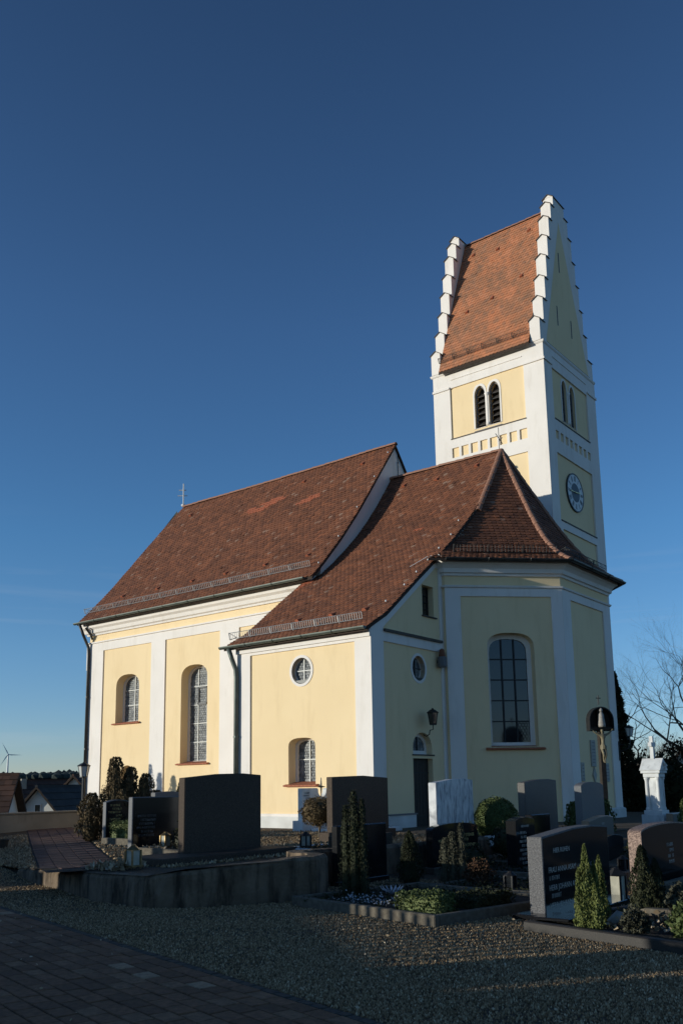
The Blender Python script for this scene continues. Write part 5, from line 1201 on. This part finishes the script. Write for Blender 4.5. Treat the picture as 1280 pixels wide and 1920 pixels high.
for k in range(n):
    a = k * 2 * math.pi / n; b.prism([(7.75, -10.2, -.22), (7.75 + .13 * math.cos(a - .1), -10.2 + .13 * math.sin(a - .1), -.16), (7.75 + .16 * math.cos(a), -10.2 + .16 * math.sin(a), -.12), (7.75 + .13 * math.cos(a + .1), -10.2 + .13 * math.sin(a + .1), -.16)], (0, 0, -.008))
tag(b.build('silver_rosette', 'flower_white'), 'silvery star shaped plant on the bed in front of the polished stone', 'plant')
b = MB(); b.tube([(11.0, -10.75, -.29), (11.08, -10.7, -.22), (11.2, -10.62, -.24), (11.24, -10.58, -.15)], [.05, .07, .05, .03], 7); tag(b.build('angel_figurine', 'pale_figure', smooth=True), 'small pale ornament lying between the conifers on the granite kerbed grave', 'ornament')
# ---- pebbles now that the beds are known
def free(x, y):
    for x0, x1, y0, y1, ca, sa, pv_ in PLOTS:
        dx, dy = x - pv_[0], y - pv_[1]; a, e = dx * ca + dy * sa, -dx * sa + dy * ca
        if x0 - .01 < a < x1 + .01 and y0 - .01 < e < y1 + .01: return False
    return True
pp = []
for (dens, dmin, dmax) in ((3600, 5, 9), (2300, 9, 12.5), (1100, 12.5, 17)):
    n = int(dens * 17 * 9); X = np.random.uniform(-2.5, 14.5, n); Y = np.random.uniform(-16, -7, n)
    q = np.stack([X, Y, np.full(n, -.4)], 1) - np.array(CAM); c = q @ np.array(fw); px = 640 + F * (q @ np.array(rt)) / c; py = 1173.54 - F * (q @ np.array(up)) / c
    e = (X - Q0.x) * E2.x + (Y - Q0.y) * E2.y
    ok = (c > dmin) & (c <= dmax) & (px > -20) & (px < 1300) & (py < 1940) & (e < -.02)
    for x, y in zip(X[ok], Y[ok]):
        if math.sin(x * 1.9 + 1.3 * math.sin(y * 1.7)) * math.sin(y * 2.3 + 1.1 * math.sin(x * 1.3)) > .45 and random.random() < .45: continue
        if free(x, y) and not inpoly(x, y, tpoly): pp.append((x, y, zl(x, y) + .002))
pebbles('gravel', pp, .0075, .0155, 'pebble')
pp = []
n = 60000; X = np.random.uniform(-9, 4, n); Y = np.random.uniform(-10.8, -1.5, n)
for x, y in zip(X, Y):
    if inpoly(x, y, tpoly) and free(x, y) and (y > -.614 * (x - 3.0) - 11.35 + .74 or y < -.614 * (x - 3.0) - 11.35 - 1.05): pp.append((x, y, zt(x, y) + .003))
pebbles('gravel', pp, .018, .04, 'pebble')

# a few dry leaves blown over paving and gravel
n = 420; X = np.random.uniform(-1, 13.5, n); Y = np.random.uniform(-16.5, -10, n); P_ = np.array([(x, y, zl(x, y) + .035) for x, y in zip(X, Y) if free(x, y) and not inpoly(x, y, tpoly)])
D_ = np.random.normal(0, 1, P_.shape); D_[:, 2] *= .15; o = quads_mesh('dry_leaves', leaves(len(P_), P_, D_, .035, .6, .15), 'dead_leaf'); o['kind'] = 'stuff'
# ------------------------------------------------------------------ LAMPS, CRUCIFIX, MONUMENT
def lamp_head(c, o, r, h, metal='iron', glass='lamp_glass', up=True):
    x, y, z = o; k = 6
    b = MB(); b.lathe([(r * .62, 0), (r * .66, h * .04), (r * .98, h * .72), (r * .94, h * .72)], o, k); b.build('lamp_glass', glass, c)
    for i in range(k):
        a = 2 * math.pi * i / k; q = MB(); q.tube([(x + r * .66 * math.cos(a), y + r * .66 * math.sin(a), z), (x + r * 1.0 * math.cos(a), y + r * 1.0 * math.sin(a), z + h * .73)], .010, 4); q.build('lamp_bar', metal, c)
    b = MB(); b.lathe([(r * 1.16, h * .72), (r * 1.2, h * .76), (r * .55, h * .93), (r * .3, h * .96), (r * .08, h * 1.06)], o, k); b.build('lamp_roof', metal, c)
    b = MB(); b.lathe([(r * .70, -h * .06), (r * .70, 0), (r * .3, 0)], o, k); b.build('lamp_base', metal, c)
c = thing('wall_lantern', 'black wall lantern on a curled bracket above the dark sacristy door', 'lamp', (.02, 2.55, 2.9))
lamp_head(c, (.36, 2.62, 3.02), .17, .46, glass='dark_glass')
b = MB(); b.tube([(.0, 2.62, 2.72), (.10, 2.62, 2.66), (.22, 2.62, 2.72), (.24, 2.62, 2.84), (.36, 2.62, 2.86), (.36, 2.62, 3.0)], .016, 6); b.build('bracket', 'iron', c)
c = thing('wall_box', 'small grey loudspeaker box under a cap in the corner beside the choir', 'loudspeaker', (.05, 3.55, 5.0))
b = MB(); b.lathe([(.13, 0), (.15, .04), (.15, .30), (.12, .34)], (.17, 3.58, 4.86), 8); b.build('box_body', 'granite_grey', c)
b = MB(); b.lathe([(.10, .345), (.11, .38), (.08, .56), (.02, .60)], (.17, 3.58, 4.86), 8); b.build('cap', 'tile_brown', c)
b = MB(); b.box((.0, 3.53, 5.0), (.1, 3.63, 5.1)); b.build('bracket', 'iron', c)
c = thing('wall_lantern', 'wall lantern on an iron arm at the right corner of the choir', 'lamp', (2.95, 10.6, 2.5))
lx, ly = 3.3, 10.86
lamp_head(c, (lx, ly, 2.80), .15, .38)
b = MB(); b.tube([(2.93, 10.66, 2.25), (3.1, 10.75, 2.30), (3.24, 10.82, 2.38), (lx, ly, 2.5), (lx, ly, 2.8)], .02, 6); b.tube([(2.97, 10.66, 1.95), (2.97, 10.66, 2.62)], .025, 6); b.tube([(2.97, 10.68, 2.5), (3.1, 10.8, 2.5)], .018, 5); b.build('bracket', 'iron', c)
c = thing('lamp_post', 'white globe topped street lantern on a pole by the left corner of the nave', 'lamp post', (-8.1, -3.75, -.1))
b = MB(); b.tube([(-8.1, -3.75, -.2), (-8.1, -3.75, 1.6)], .045, 8); b.build('pole', 'zinc_dark', c)
lamp_head(c, (-8.1, -3.75, 1.62), .17, .42, 'zinc_dark')
# wayside crucifix
def skin_body(name, joints, edges, radii, material, parent, xf):
    me = bpy.data.meshes.new(name); me.from_pydata([xf(j) for j in joints], edges, []); o = bpy.data.objects.new(name, me); COL.objects.link(o)
    md = o.modifiers.new('s', 'SKIN'); md.use_smooth_shade = True
    for v, r in zip(me.skin_vertices[0].data, radii): v.radius = (r, r)
    me.skin_vertices[0].data[0].use_root = True
    o.modifiers.new('d', 'SUBSURF').levels = 1
    dg = bpy.context.evaluated_depsgraph_get(); m2 = bpy.data.meshes.new_from_object(o.evaluated_get(dg)); bpy.data.objects.remove(o)
    m2.name = name; m2.materials.clear(); m2.materials.append(M[material]); 
    for p in m2.polygons: p.use_smooth = True
    return link(bpy.data.objects.new(name, m2), parent)
CX0, CY0 = 5.12, 3.78
c = thing('crucifix', 'dark wooden wayside cross with a rounded hood and carved figure before the choir wall', 'crucifix', (CX0, CY0, 0))
b = MB(); b.box((CX0 - .075, CY0 - .075, -.2), (CX0 + .075, CY0 + .075, 3.25)); b.build('post', 'wood_post', c, bevel=.01)
b = MB(); b.box((CX0 - .05, CY0 - .34, 2.64), (CX0 + .05, CY0 + .34, 2.73)); b.build('cross_arm', 'wood_post', c, bevel=.01)
HW = .36
hoodp = [(-HW, 2.62)] + [(HW * math.cos(math.pi - math.pi * k / 16) * (1.0), 2.92 + .37 * math.sin(math.pi * k / 16)) for k in range(17)] + [(HW, 2.62)]
b = MB(); n = len(hoodp)
vo = [(CX0 + x, CY0 + y, z) for x in (-.10, .14) for y, z in hoodp] + [(CX0 + x, CY0 + y * .95, (z - 2.62) * .95 + 2.62) for x in (-.10, .14) for y, z in hoodp]
fs = [(i, i + 1, n + i + 1, n + i) for i in range(n - 1)] + [(2 * n + i + 1, 2 * n + i, 3 * n + i, 3 * n + i + 1) for i in range(n - 1)] + [(i + 1, i, 2 * n + i, 2 * n + i + 1) for i in range(n - 1)] + [(n + i, n + i + 1, 3 * n + i + 1, 3 * n + i) for i in range(n - 1)]
b.add(vo, fs); hood = b.build('hood', 'iron', c)
b = MB(); b.prism([(CX0 - .09, CY0 + y * .95, (z - 2.62) * .95 + 2.62) for y, z in hoodp], (-.03, 0, 0)); b.build('hood_back', 'wood_post', c)
b = MB(); b.tube([(CX0, CY0, 3.36), (CX0, CY0, 3.62)], .016, 5); b.tube([(CX0, CY0 - .07, 3.54), (CX0, CY0 + .07, 3.54)], .014, 5); b.build('finial_cross', 'iron', c)
x0 = CX0 + .13
J = [(0, 0, 2.10), (0, 0, 2.28), (0, 0, 2.46), (0, -.01, 2.55), (.02, -.03, 2.64), (0, -.14, 2.50), (0, -.30, 2.58), (-.02, -.46, 2.71), (0, .14, 2.50), (0, .30, 2.58), (-.02, .46, 2.71),
     (.0, -.07, 2.04), (.08, -.05, 1.83), (0, -.02, 1.62), (.05, -.02, 1.54), (.0, .07, 2.04), (.08, .04, 1.82), (.01, .02, 1.61), (.06, .02, 1.53), (.03, -.035, 2.70)]
Ed = [(0, 1), (1, 2), (2, 3), (3, 4), (4, 19), (2, 5), (5, 6), (6, 7), (2, 8), (8, 9), (9, 10), (0, 11), (11, 12), (12, 13), (13, 14), (0, 15), (15, 16), (16, 17), (17, 18)]
Rd = [r_q * .78 for r_q in [.075, .07, .085, .035, .058, .045, .032, .022, .045, .032, .022, .06, .048, .03, .025, .06, .048, .03, .025, .05]]
fig = skin_body('carved_figure', J, Ed, Rd, 'gilded_figure', c, lambda j: (x0 + j[0], CY0 + j[1] * .72, 2.62 + (j[2] - 2.62) * .8 - .02))
b = MB(); b.lathe([(.085, -.02), (.092, .05), (.075, .10), (.07, .10)], (x0, CY0, 2.13), 10); b.build('loincloth', 'gilded_figure', fig)
b = MB(); o = (x0 - .02, CY0 + .0, 2.72)
b.lathe([(.10, 0), (.11, .06), (.085, .22), (.075, .34), (.05, .40), (.03, .42)], o, 10); b.lathe([(.02, .41), (.05, .44), (.055, .48), (.03, .53), (.005, .54)], o, 10); b.build('robed_figure', 'pale_figure', c, smooth=True)
c.rotation_euler.z = R(-42)
# white monument
MX, MY, MZ = 7.0, 2.42, .02
c = thing('grave_monument', 'white temple shaped grave monument with a gabled top and stone cross', 'monument', (MX, MY, 0))
def mbox(n, a, d, bevel=.012, m_='limestone'): b = MB(); b.box(a, d); return b.build(n, m_, c, bevel=bevel)
hw = .27; hd = .24
mbox('base', (MX - hd - .14, MY - hw - .14, -.15), (MX + hd + .14, MY + hw + .14, .46)); mbox('base_step', (MX - hd - .07, MY - hw - .07, .462), (MX + hd + .07, MY + hw + .07, .58))
mbox('block', (MX - hd + .10, MY - hw + .06, .582), (MX + hd - .02, MY + hw - .06, 1.52))
for sx in (-1, 1):
    for sy in (-1, 1):
        b = MB(); b.lathe([(.085, 0), (.085, .05), (.06, .09), (.055, .82), (.065, .86), (.085, .90), (.085, .938)], (MX + sx * (hd - .05), MY + sy * (hw - .05), .582), 12); b.build('column', 'limestone', c, smooth=False)
mbox('architrave', (MX - hd - .03, MY - hw - .03, 1.523), (MX + hd + .03, MY + hw + .03, 1.64)); mbox('cornice', (MX - hd - .09, MY - hw - .09, 1.642), (MX + hd + .09, MY + hw + .09, 1.72))
b = MB(); ov_ = .12; rz = 1.722
b.prism([(MX - hd - ov_, MY - hw - ov_, rz), (MX - hd - ov_, MY + hw + ov_, rz), (MX - hd - ov_, MY, rz + .36)], (2 * (hd + ov_), 0, 0)); b.build('gabled_top', 'limestone', c, bevel=.01)
b = MB(); b.box((MX - .06, MY - .06, 2.06), (MX + .06, MY + .06, 2.72)); b.box((MX - .058, MY - .20, 2.42), (MX + .058, MY + .20, 2.54)); b.build('stone_cross', 'limestone', c)
b = MB(); b.tube([(MX + hd + .1, MY + .02, 1.78), (MX + hd + .16, MY + .08, 1.86), (MX + hd + .15, MY - .04, 1.95)], [.05, .06, .03], 7); b.build('pediment_ornament', 'limestone', c)
c.scale = (.74, .74, .86)
# ------------------------------------------------------------------ TREES
def grow(mb, p, d, L, r, depth, spread=.55, up=.1, kids=(2, 3), seg=3, tw=None):
    P = [p]; rr = [r]; q = p.copy(); dd = d.copy()
    for i in range(seg):
        dd = (dd + Vector((random.gauss(0, .16), random.gauss(0, .16), random.gauss(0, .12) + up * .3))).normalized(); q = q + dd * (L / seg); P.append(q.copy()); rr.append(r * (1 - .38 * (i + 1) / seg))
    (mb if depth > 2 or tw is None else tw).tube(P, rr, 6 if depth > 3 else (4 if depth > 1 else 3), cap=False)
    if depth == 0: return
    n = random.randint(*kids)
    for k in range(n):
        t = random.uniform(.45, 1.0) if k else 1.0; b_ = P[min(seg, max(1, int(round(t * seg))))]
        a = Vector((random.gauss(0, 1), random.gauss(0, 1), random.gauss(0, .8))); nd = (dd + a.normalized() * spread * random.uniform(.7, 1.4) + Vector((0, 0, up))).normalized()
        grow(mb, b_, nd, L * random.uniform(.62, .85), rr[-1] * random.uniform(.62, .85), depth - 1, spread, up, kids, seg, tw)
def bare_tree(x, y, z, h, r, label, depth=7, lean=(0, 0), spread=.62, seedv=1, kids=(2, 3), trunk=.30, minr=None):
    random.seed(seedv); c = thing('bare_tree', label, 'tree', (x, y, z)); t = MB(); tw = MB()
    base = Vector((x, y, z - .2)); d = Vector((lean[0], lean[1], 1)).normalized(); top = base + d * (h * trunk)
    t.tube([base, base + d * h * trunk * .5 + Vector((.05, .03, 0)), top], [r * 1.25, r, r * .85], 9, cap=False)
    for k in range(4):
        a = k * 1.57 + random.uniform(-.4, .4); nd = Vector((math.cos(a) * .75 + lean[0], math.sin(a) * .75 + lean[1], .62)).normalized(); grow(t, top - d * random.uniform(0, h * trunk * .25), nd, h * .26, r * .6, depth - 2, spread, .06, kids, 3, tw)
    grow(t, top, d, h * .22, r * .7, depth - 2, spread, .08, kids, 3, tw)
    t.build('trunk', 'bark', c, smooth=True, fix=False); q_ = tw.build('twigs', 'twig', c, fix=False); q_['kind'] = 'stuff'; return c
bare_tree(.35, 27.5, -.3, 10.4, .17, 'large bare spreading tree at the right edge beyond the monument', 8, (.06, .05), .62, 5, (3, 3))
bare_tree(-2.6, 23.5, -.3, 7.0, .20, 'leaning bare tree between the choir corner and the monument', 7, (.10, -.05), .68, 11, (2, 3))
for i, (x, y, h, s) in enumerate(((-14, 58, 8.5, 21), (-11.6, 60, 8.0, 23), (-10.2, 63, 8.6, 25), (-17, 56, 8.5, 27))):
    bare_tree(x, y, -1.5, h, .16, ['pale bare tree far behind the monument, nearest the choir', 'pale bare tree far behind, just left of the cross', 'pale bare tree far behind near the right house', 'pale bare tree hidden mostly by the choir edge'][i], 6, (0, 0), .5, s, (3, 3))
random.seed(99)
def big_conifer(x, y, z, h, r, label, n=9000, leaf=.22, seed=3):
    np.random.seed(seed); c = thing('spruce_tree', label, 'tree', (x, y, z))
    t = np.random.uniform(0, 1, n) ** .8; th = np.random.uniform(0, 6.283, n); tier = .72 + .28 * np.abs(np.sin(t * 34 + np.sin(th * 3)))
    rr = r * (1 - t) ** .75 * tier * np.random.uniform(.25, 1, n) ** .5 * (1 + .2 * np.sin(5 * th + 9 * t))
    pos = np.stack([x + rr * np.cos(th), y + rr * np.sin(th), z + h * (.04 + .96 * t) - rr * .18], 1); d = np.stack([np.cos(th), np.sin(th), np.full(n, -.15)], 1)
    quads_mesh('crown', leaves(n, pos, d, leaf, .4, .5), 'leaf_dark', c); b = MB(); b.tube([(x, y, z - .2), (x, y, z + h * .95)], [.22, .03], 8); b.build('trunk', 'bark', c); return c
big_conifer(-.15, 18.7, -.2, 6.3, .95, 'dark ivy green spruce at the right corner of the choir')
np.random.seed(5)
ball(1.1, 19.6, 1.0, 1.25, 'dense dark evergreen shrub below the spruce by the choir corner', 'leaf_dark', 5200, .15, name='evergreen_shrub', lump=.14)
ball(2.6, 19.2, .7, .95, 'dark hedge like shrub left of the white monument', 'leaf_dark', 4200, .14, name='evergreen_shrub', lump=.14)
ball(1.9, 20.6, 2.15, .75, 'russet leaved shrub above the dark evergreens', 'leaf_rust', 2200, .13, name='shrub', core=False, lump=.2)
ball(5.0, 20.5, .9, 1.15, 'dark evergreen shrub right of the white monument', 'leaf_dark', 4500, .14, name='evergreen_shrub', lump=.14)
ball(7.4, 19.0, .5, 1.0, 'dark bush before the house at the right edge', 'leaf_dark', 3600, .13, name='evergreen_shrub', lump=.16)
hedge_box(-3, 13, 22.6, 23.6, -.3, 1.1, 'low dark hedge running behind the monument', 'leaf_dark', 160, .16)
hedge_box(9.0, 10.4, 7.0, 11.5, -.2, .55, 'clipped hedge at the right behind the low stones', 'leaf_dark', 700, .09)
# ------------------------------------------------------------------ HOUSES AND FAR THINGS
def house(label, rid0, rid1, half, drop, zb, roof_m='house_tile', tile=(.9, .7), chimney=None, wins=(), name='house', over=.5, wall_m='house_wall'):
    r0 = Vector(rid0); r1 = Vector(rid1); d = (r1 - r0); d.z = 0; L = d.length; d.normalize(); s = Vector((d.y, -d.x, 0)); zr = r0.z; ze = zr - drop
    c = thing(name, label, 'house', ((r0.x + r1.x) / 2, (r0.y + r1.y) / 2, zb))
    P = lambda a, w, z: r0 + d * a + s * w + Vector((0, 0, z - r0.z))
    pent = [(-half, zb), (half, zb), (half, ze), (0, zr - .12), (-half, ze)]
    b = MB(); b.prism([P(over, w, z) for w, z in pent], d * (L - 2 * over)); wl_ = b.build('wall', wall_m, c)
    b = MB(); k = (zr - ze) / half; ex = half + .5
    for sg in (-1, 1):
        q = [P(0, 0, zr), P(L, 0, zr), P(L, sg * ex, zr - k * ex), P(0, sg * ex, zr - k * ex)]; b.add(q + [p - Vector((0, 0, .16)) for p in q], [(0, 1, 2, 3), (7, 6, 5, 4), (0, 4, 5, 1), (1, 5, 6, 2), (2, 6, 7, 3), (3, 7, 4, 0)])
    rf = b.build('roof', 'roof_under', c)
    for sg in (-1, 1):
        rows = []; sl = math.hypot(ex, k * ex); n = int(sl / tile[1])
        for i in range(n):
            t = 1 - i / n; w = sg * ex * t; z = zr - k * ex * t + .01; a = P(0, w, z); e = P(L, w, z); u = (P(0, 0, zr) - P(0, sg * ex, zr - k * ex)).normalized(); nv = Vector((0, 0, 1)) + s * sg * k; nv.normalize(); rows.append((a, e, u, nv) if sg > 0 else (e, a, u, nv))
        tile_rows(rows, tile[0], sl / n, roof_m, rf, t=.07, flat=True)
    b = MB(); b.tube([P(0, 0, zr + .03), P(L, 0, zr + .03)], .12, 6); b.build('ridge', roof_m, rf)
    for (a, w, z, ww, hh) in wins:
        q = MB(); e = P(over, w, z); q.prism([e + s * -ww / 2 - d * .02, e + s * ww / 2 - d * .02, e + s * ww / 2 + Vector((0, 0, hh)) - d * .02, e + s * -ww / 2 + Vector((0, 0, hh)) - d * .02], d * -.05); f = q.build('window', 'plaster_white', c)
        q = MB(); q.prism([e + s * (-ww / 2 + .08) - d * .075 + Vector((0, 0, .08)), e + s * (ww / 2 - .08) - d * .075 + Vector((0, 0, .08)), e + s * (ww / 2 - .08) + Vector((0, 0, hh - .08)) - d * .075, e + s * (-ww / 2 + .08) + Vector((0, 0, hh - .08)) - d * .075], d * -.02); q.build('pane', 'dark_glass', f)
    if chimney:
        a, w, h = chimney; q = MB(); o = P(a, w, zr - abs(w) * k); q.box((o.x - .3, o.y - .3, o.z - .3), (o.x + .3, o.y + .3, o.z + h)); q.build('chimney', 'concrete_wall', rf)
    return c
random.seed(31); np.random.seed(31)
house('white gabled house with a dark roof below the churchyard wall', (-47.9, 20.6, 1.53), (-53.7, 28.9, 1.53), 3.6, 4.2, -7.5, 'house_tile_dark', wins=((0, .0, -.55, .55, .75),))
house('house with a brown tiled roof at the far left edge', (-35.2, 11.1, 2.19), (-42.9, 4.1, 2.19), 3.2, 3.6, -7, 'house_tile', tile=(.45, .4))
house('long brown roofed house behind the white gable', (-71.9, 30.0, 2.3), (-71.4, 43.5, 2.3), 5, 4.5, -8, 'house_tile', chimney=(4, .8, .9))
house('small brown roof just left of the nave corner', (-58.5, 31.4, 2.6), (-62.5, 38.5, 2.6), 4, 4, -8, 'house_tile')
house('pale house with a dark gable behind the bare tree at the right edge', (-3.3, 44.4, 5.6), (-6.9, 55.5, 5.6), 5.6, 5.9, -1.2, 'house_tile_dark', wins=((0, -1.6, 1.0, .9, 1.1), (0, 1.2, -.4, 1.0, 1.2)))
# low churchyard wall at the left
b = MB(); b.box((-10.72, -9.6, -1.2), (-10.5, -.8, .50)); cw = b.build('churchyard_wall', 'concrete_wall', bevel=.015); tag(cw, 'low brownish rendered wall closing the churchyard at the left', 'wall')
b = MB(); b.box((-10.76, -9.62, .502), (-10.46, -.78, .56)); b.build('coping', 'concrete_wall', cw, bevel=.012)
# wind turbine
tx, ty = -1362.7, 821.8
c = thing('wind_turbine', 'white wind turbine on the far wooded hill', 'wind turbine', (tx, ty, 15))
b = MB(); b.tube([(tx, ty, 10), (tx, ty, 62)], [2.0, 1.2], 10); b.build('tower', 'turbine_white', c)
vd = (CAM - Vector((tx, ty, 62))).normalized(); sd_ = Vector((-vd.y, vd.x, 0)).normalized(); hub = Vector((tx, ty, 62)) + vd * 3
b = MB(); b.tube([Vector((tx, ty, 62)) - vd * 3, hub + vd * 1.5], [1.6, 1.0], 8); b.build('nacelle', 'turbine_white', c)
for a in (R(118), R(-2), R(238)):
    d = -sd_ * math.cos(a) * -1 + Vector((0, 0, 1)) * math.sin(a); b = MB(); p = d.cross(vd)
    b.prism([hub + p * .5, hub + d * 5 + p * 1.3, hub + d * 23, hub + d * 5 - p * .5, hub - p * .5], vd * .35); b.build('blade', 'turbine_white', c)
# forest on the far hills
b = MB()
ico = bmesh.new(); bmesh.ops.create_icosphere(ico, subdivisions=1, radius=1); iv = [v.co.copy() for v in ico.verts]; iF = [tuple(v.index for v in f.verts) for f in ico.faces]; ico.free()
for row, dist in enumerate((1330, 1420, 1500)):
    h = R(95)
    while h < R(185):
        D = dist + random.uniform(-30, 30); x = CAM.x + D * math.cos(h); y = CAM.y + D * math.sin(h); z = zl(x, y); r = random.uniform(5, 9); hh = random.uniform(9, 14) + row * 1.5 + 2.5 * math.sin(h * 31)
        b.add([(x + v.x * r, y + v.y * r, z + hh * .45 + v.z * hh * random.uniform(.5, .62)) for v in iv], iF); h += random.uniform(6, 11) / dist
f_ = b.build('forest', 'forest_leaf', fix=False); f_['kind'] = 'stuff'
# unseen shade casters added towards the low sun: hedges, board fence and gate
du = Vector((math.sin(R(SUN_AZ)), math.cos(R(SUN_AZ)))); dv = Vector((math.cos(R(SUN_AZ)), -math.sin(R(SUN_AZ))))
def uv(u, v): p = du * u + dv * v; return p.x, p.y
def seg_box(mb, u0, u1, v0, v1, z0, z1):
    P = [uv(u, v) for u, v in ((u0, v0), (u1, v0), (u1, v1), (u0, v1))]
    mb.add([(x, y, z) for z in (z0, z1) for x, y in P], [(3, 2, 1, 0), (4, 5, 6, 7), (0, 1, 5, 4), (1, 2, 6, 5), (2, 3, 7, 6), (3, 0, 4, 7)])
def shade_hedge(v0, v1, top, label, u=-14.5, wd=.8):  # hedge piece outside the view, added to keep the foreground in shade
    n = int((v1 - v0) * (top + 1) * 150); vv = np.random.uniform(v0, v1, n); zz = np.random.uniform(-.5, top, n); uu = u + np.random.choice([-wd / 2, wd / 2], n) + np.random.normal(0, .05, n)
    m_ = int((v1 - v0) * 150); vv = np.concatenate([vv, np.random.uniform(v0, v1, m_)]); uu = np.concatenate([uu, u + np.random.uniform(-wd / 2, wd / 2, m_)]); zz = np.concatenate([zz, top + .06 * np.sin(np.random.uniform(0, 40, m_)) + np.random.normal(0, .05, m_)])
    pos = np.stack([uu * du.x + vv * dv.x, uu * du.y + vv * dv.y, zz], 1); x, y = uv(u, (v0 + v1) / 2); c = thing('hedge', label, 'hedge', (x, y, -.4))
    quads_mesh('foliage', leaves(len(pos), pos, np.random.normal(0, 1, pos.shape), .12, .6, .5), 'leaf_dark', c); b = MB(); seg_box(b, u - wd / 2 + .05, u + wd / 2 - .05, v0, v1, -.6, top - .04); b.build('inner_foliage', 'leaf_dark', c)
shade_hedge(8.25, 12.85, 1.15, 'unseen hedge added to shade the gravel, next to the board fence')
shade_hedge(16.2, 17.2, 1.15, 'short piece of unseen hedge added for shade beside the gate')
shade_hedge(17.35, 30, 1.35, 'long unseen hedge added to shade the paving')
shade_hedge(17.1, 17.45, .78, 'low unseen link between the added hedges, letting a streak of sun over')
c = thing('shade_fence', 'unseen board fence on a low wall, added to stripe the gravel with shade', 'fence', (*uv(-14.5, 2), 0))  # outside the view; board gaps added to lay sun stripes on the terrace
b = MB(); seg_box(b, -14.65, -14.35, -4.5, 7.55, -1.0, .52); b.build('base_wall', 'concrete_wall', c)
for k in range(19):
    v = -4.3 + k * .63; b = MB(); seg_box(b, -14.52, -14.48, v, v + .27, .53, 1.16); b.build('board', 'fence_wood', c)
b = MB(); seg_box(b, -14.56, -14.525, -4.5, 7.55, 1.06, 1.12); b.build('rail', 'fence_wood', c)
c = thing('shade_gate', 'unseen low picket gate, added to end the shade at the sunlit gravel', 'gate', (*uv(-14.5, 14.5), -.4))  # outside the view; added, its height sets where the sunlit gravel begins
b = MB(); seg_box(b, -14.53, -14.47, 12.83, 16.25, -.35, .74); b.build('panel', 'fence_wood', c)
for k in range(17):
    v = 12.9 + k * .19; b = MB(); seg_box(b, -14.52, -14.48, v, v + .10, .741, .98); b.build('picket', 'fence_wood', c)
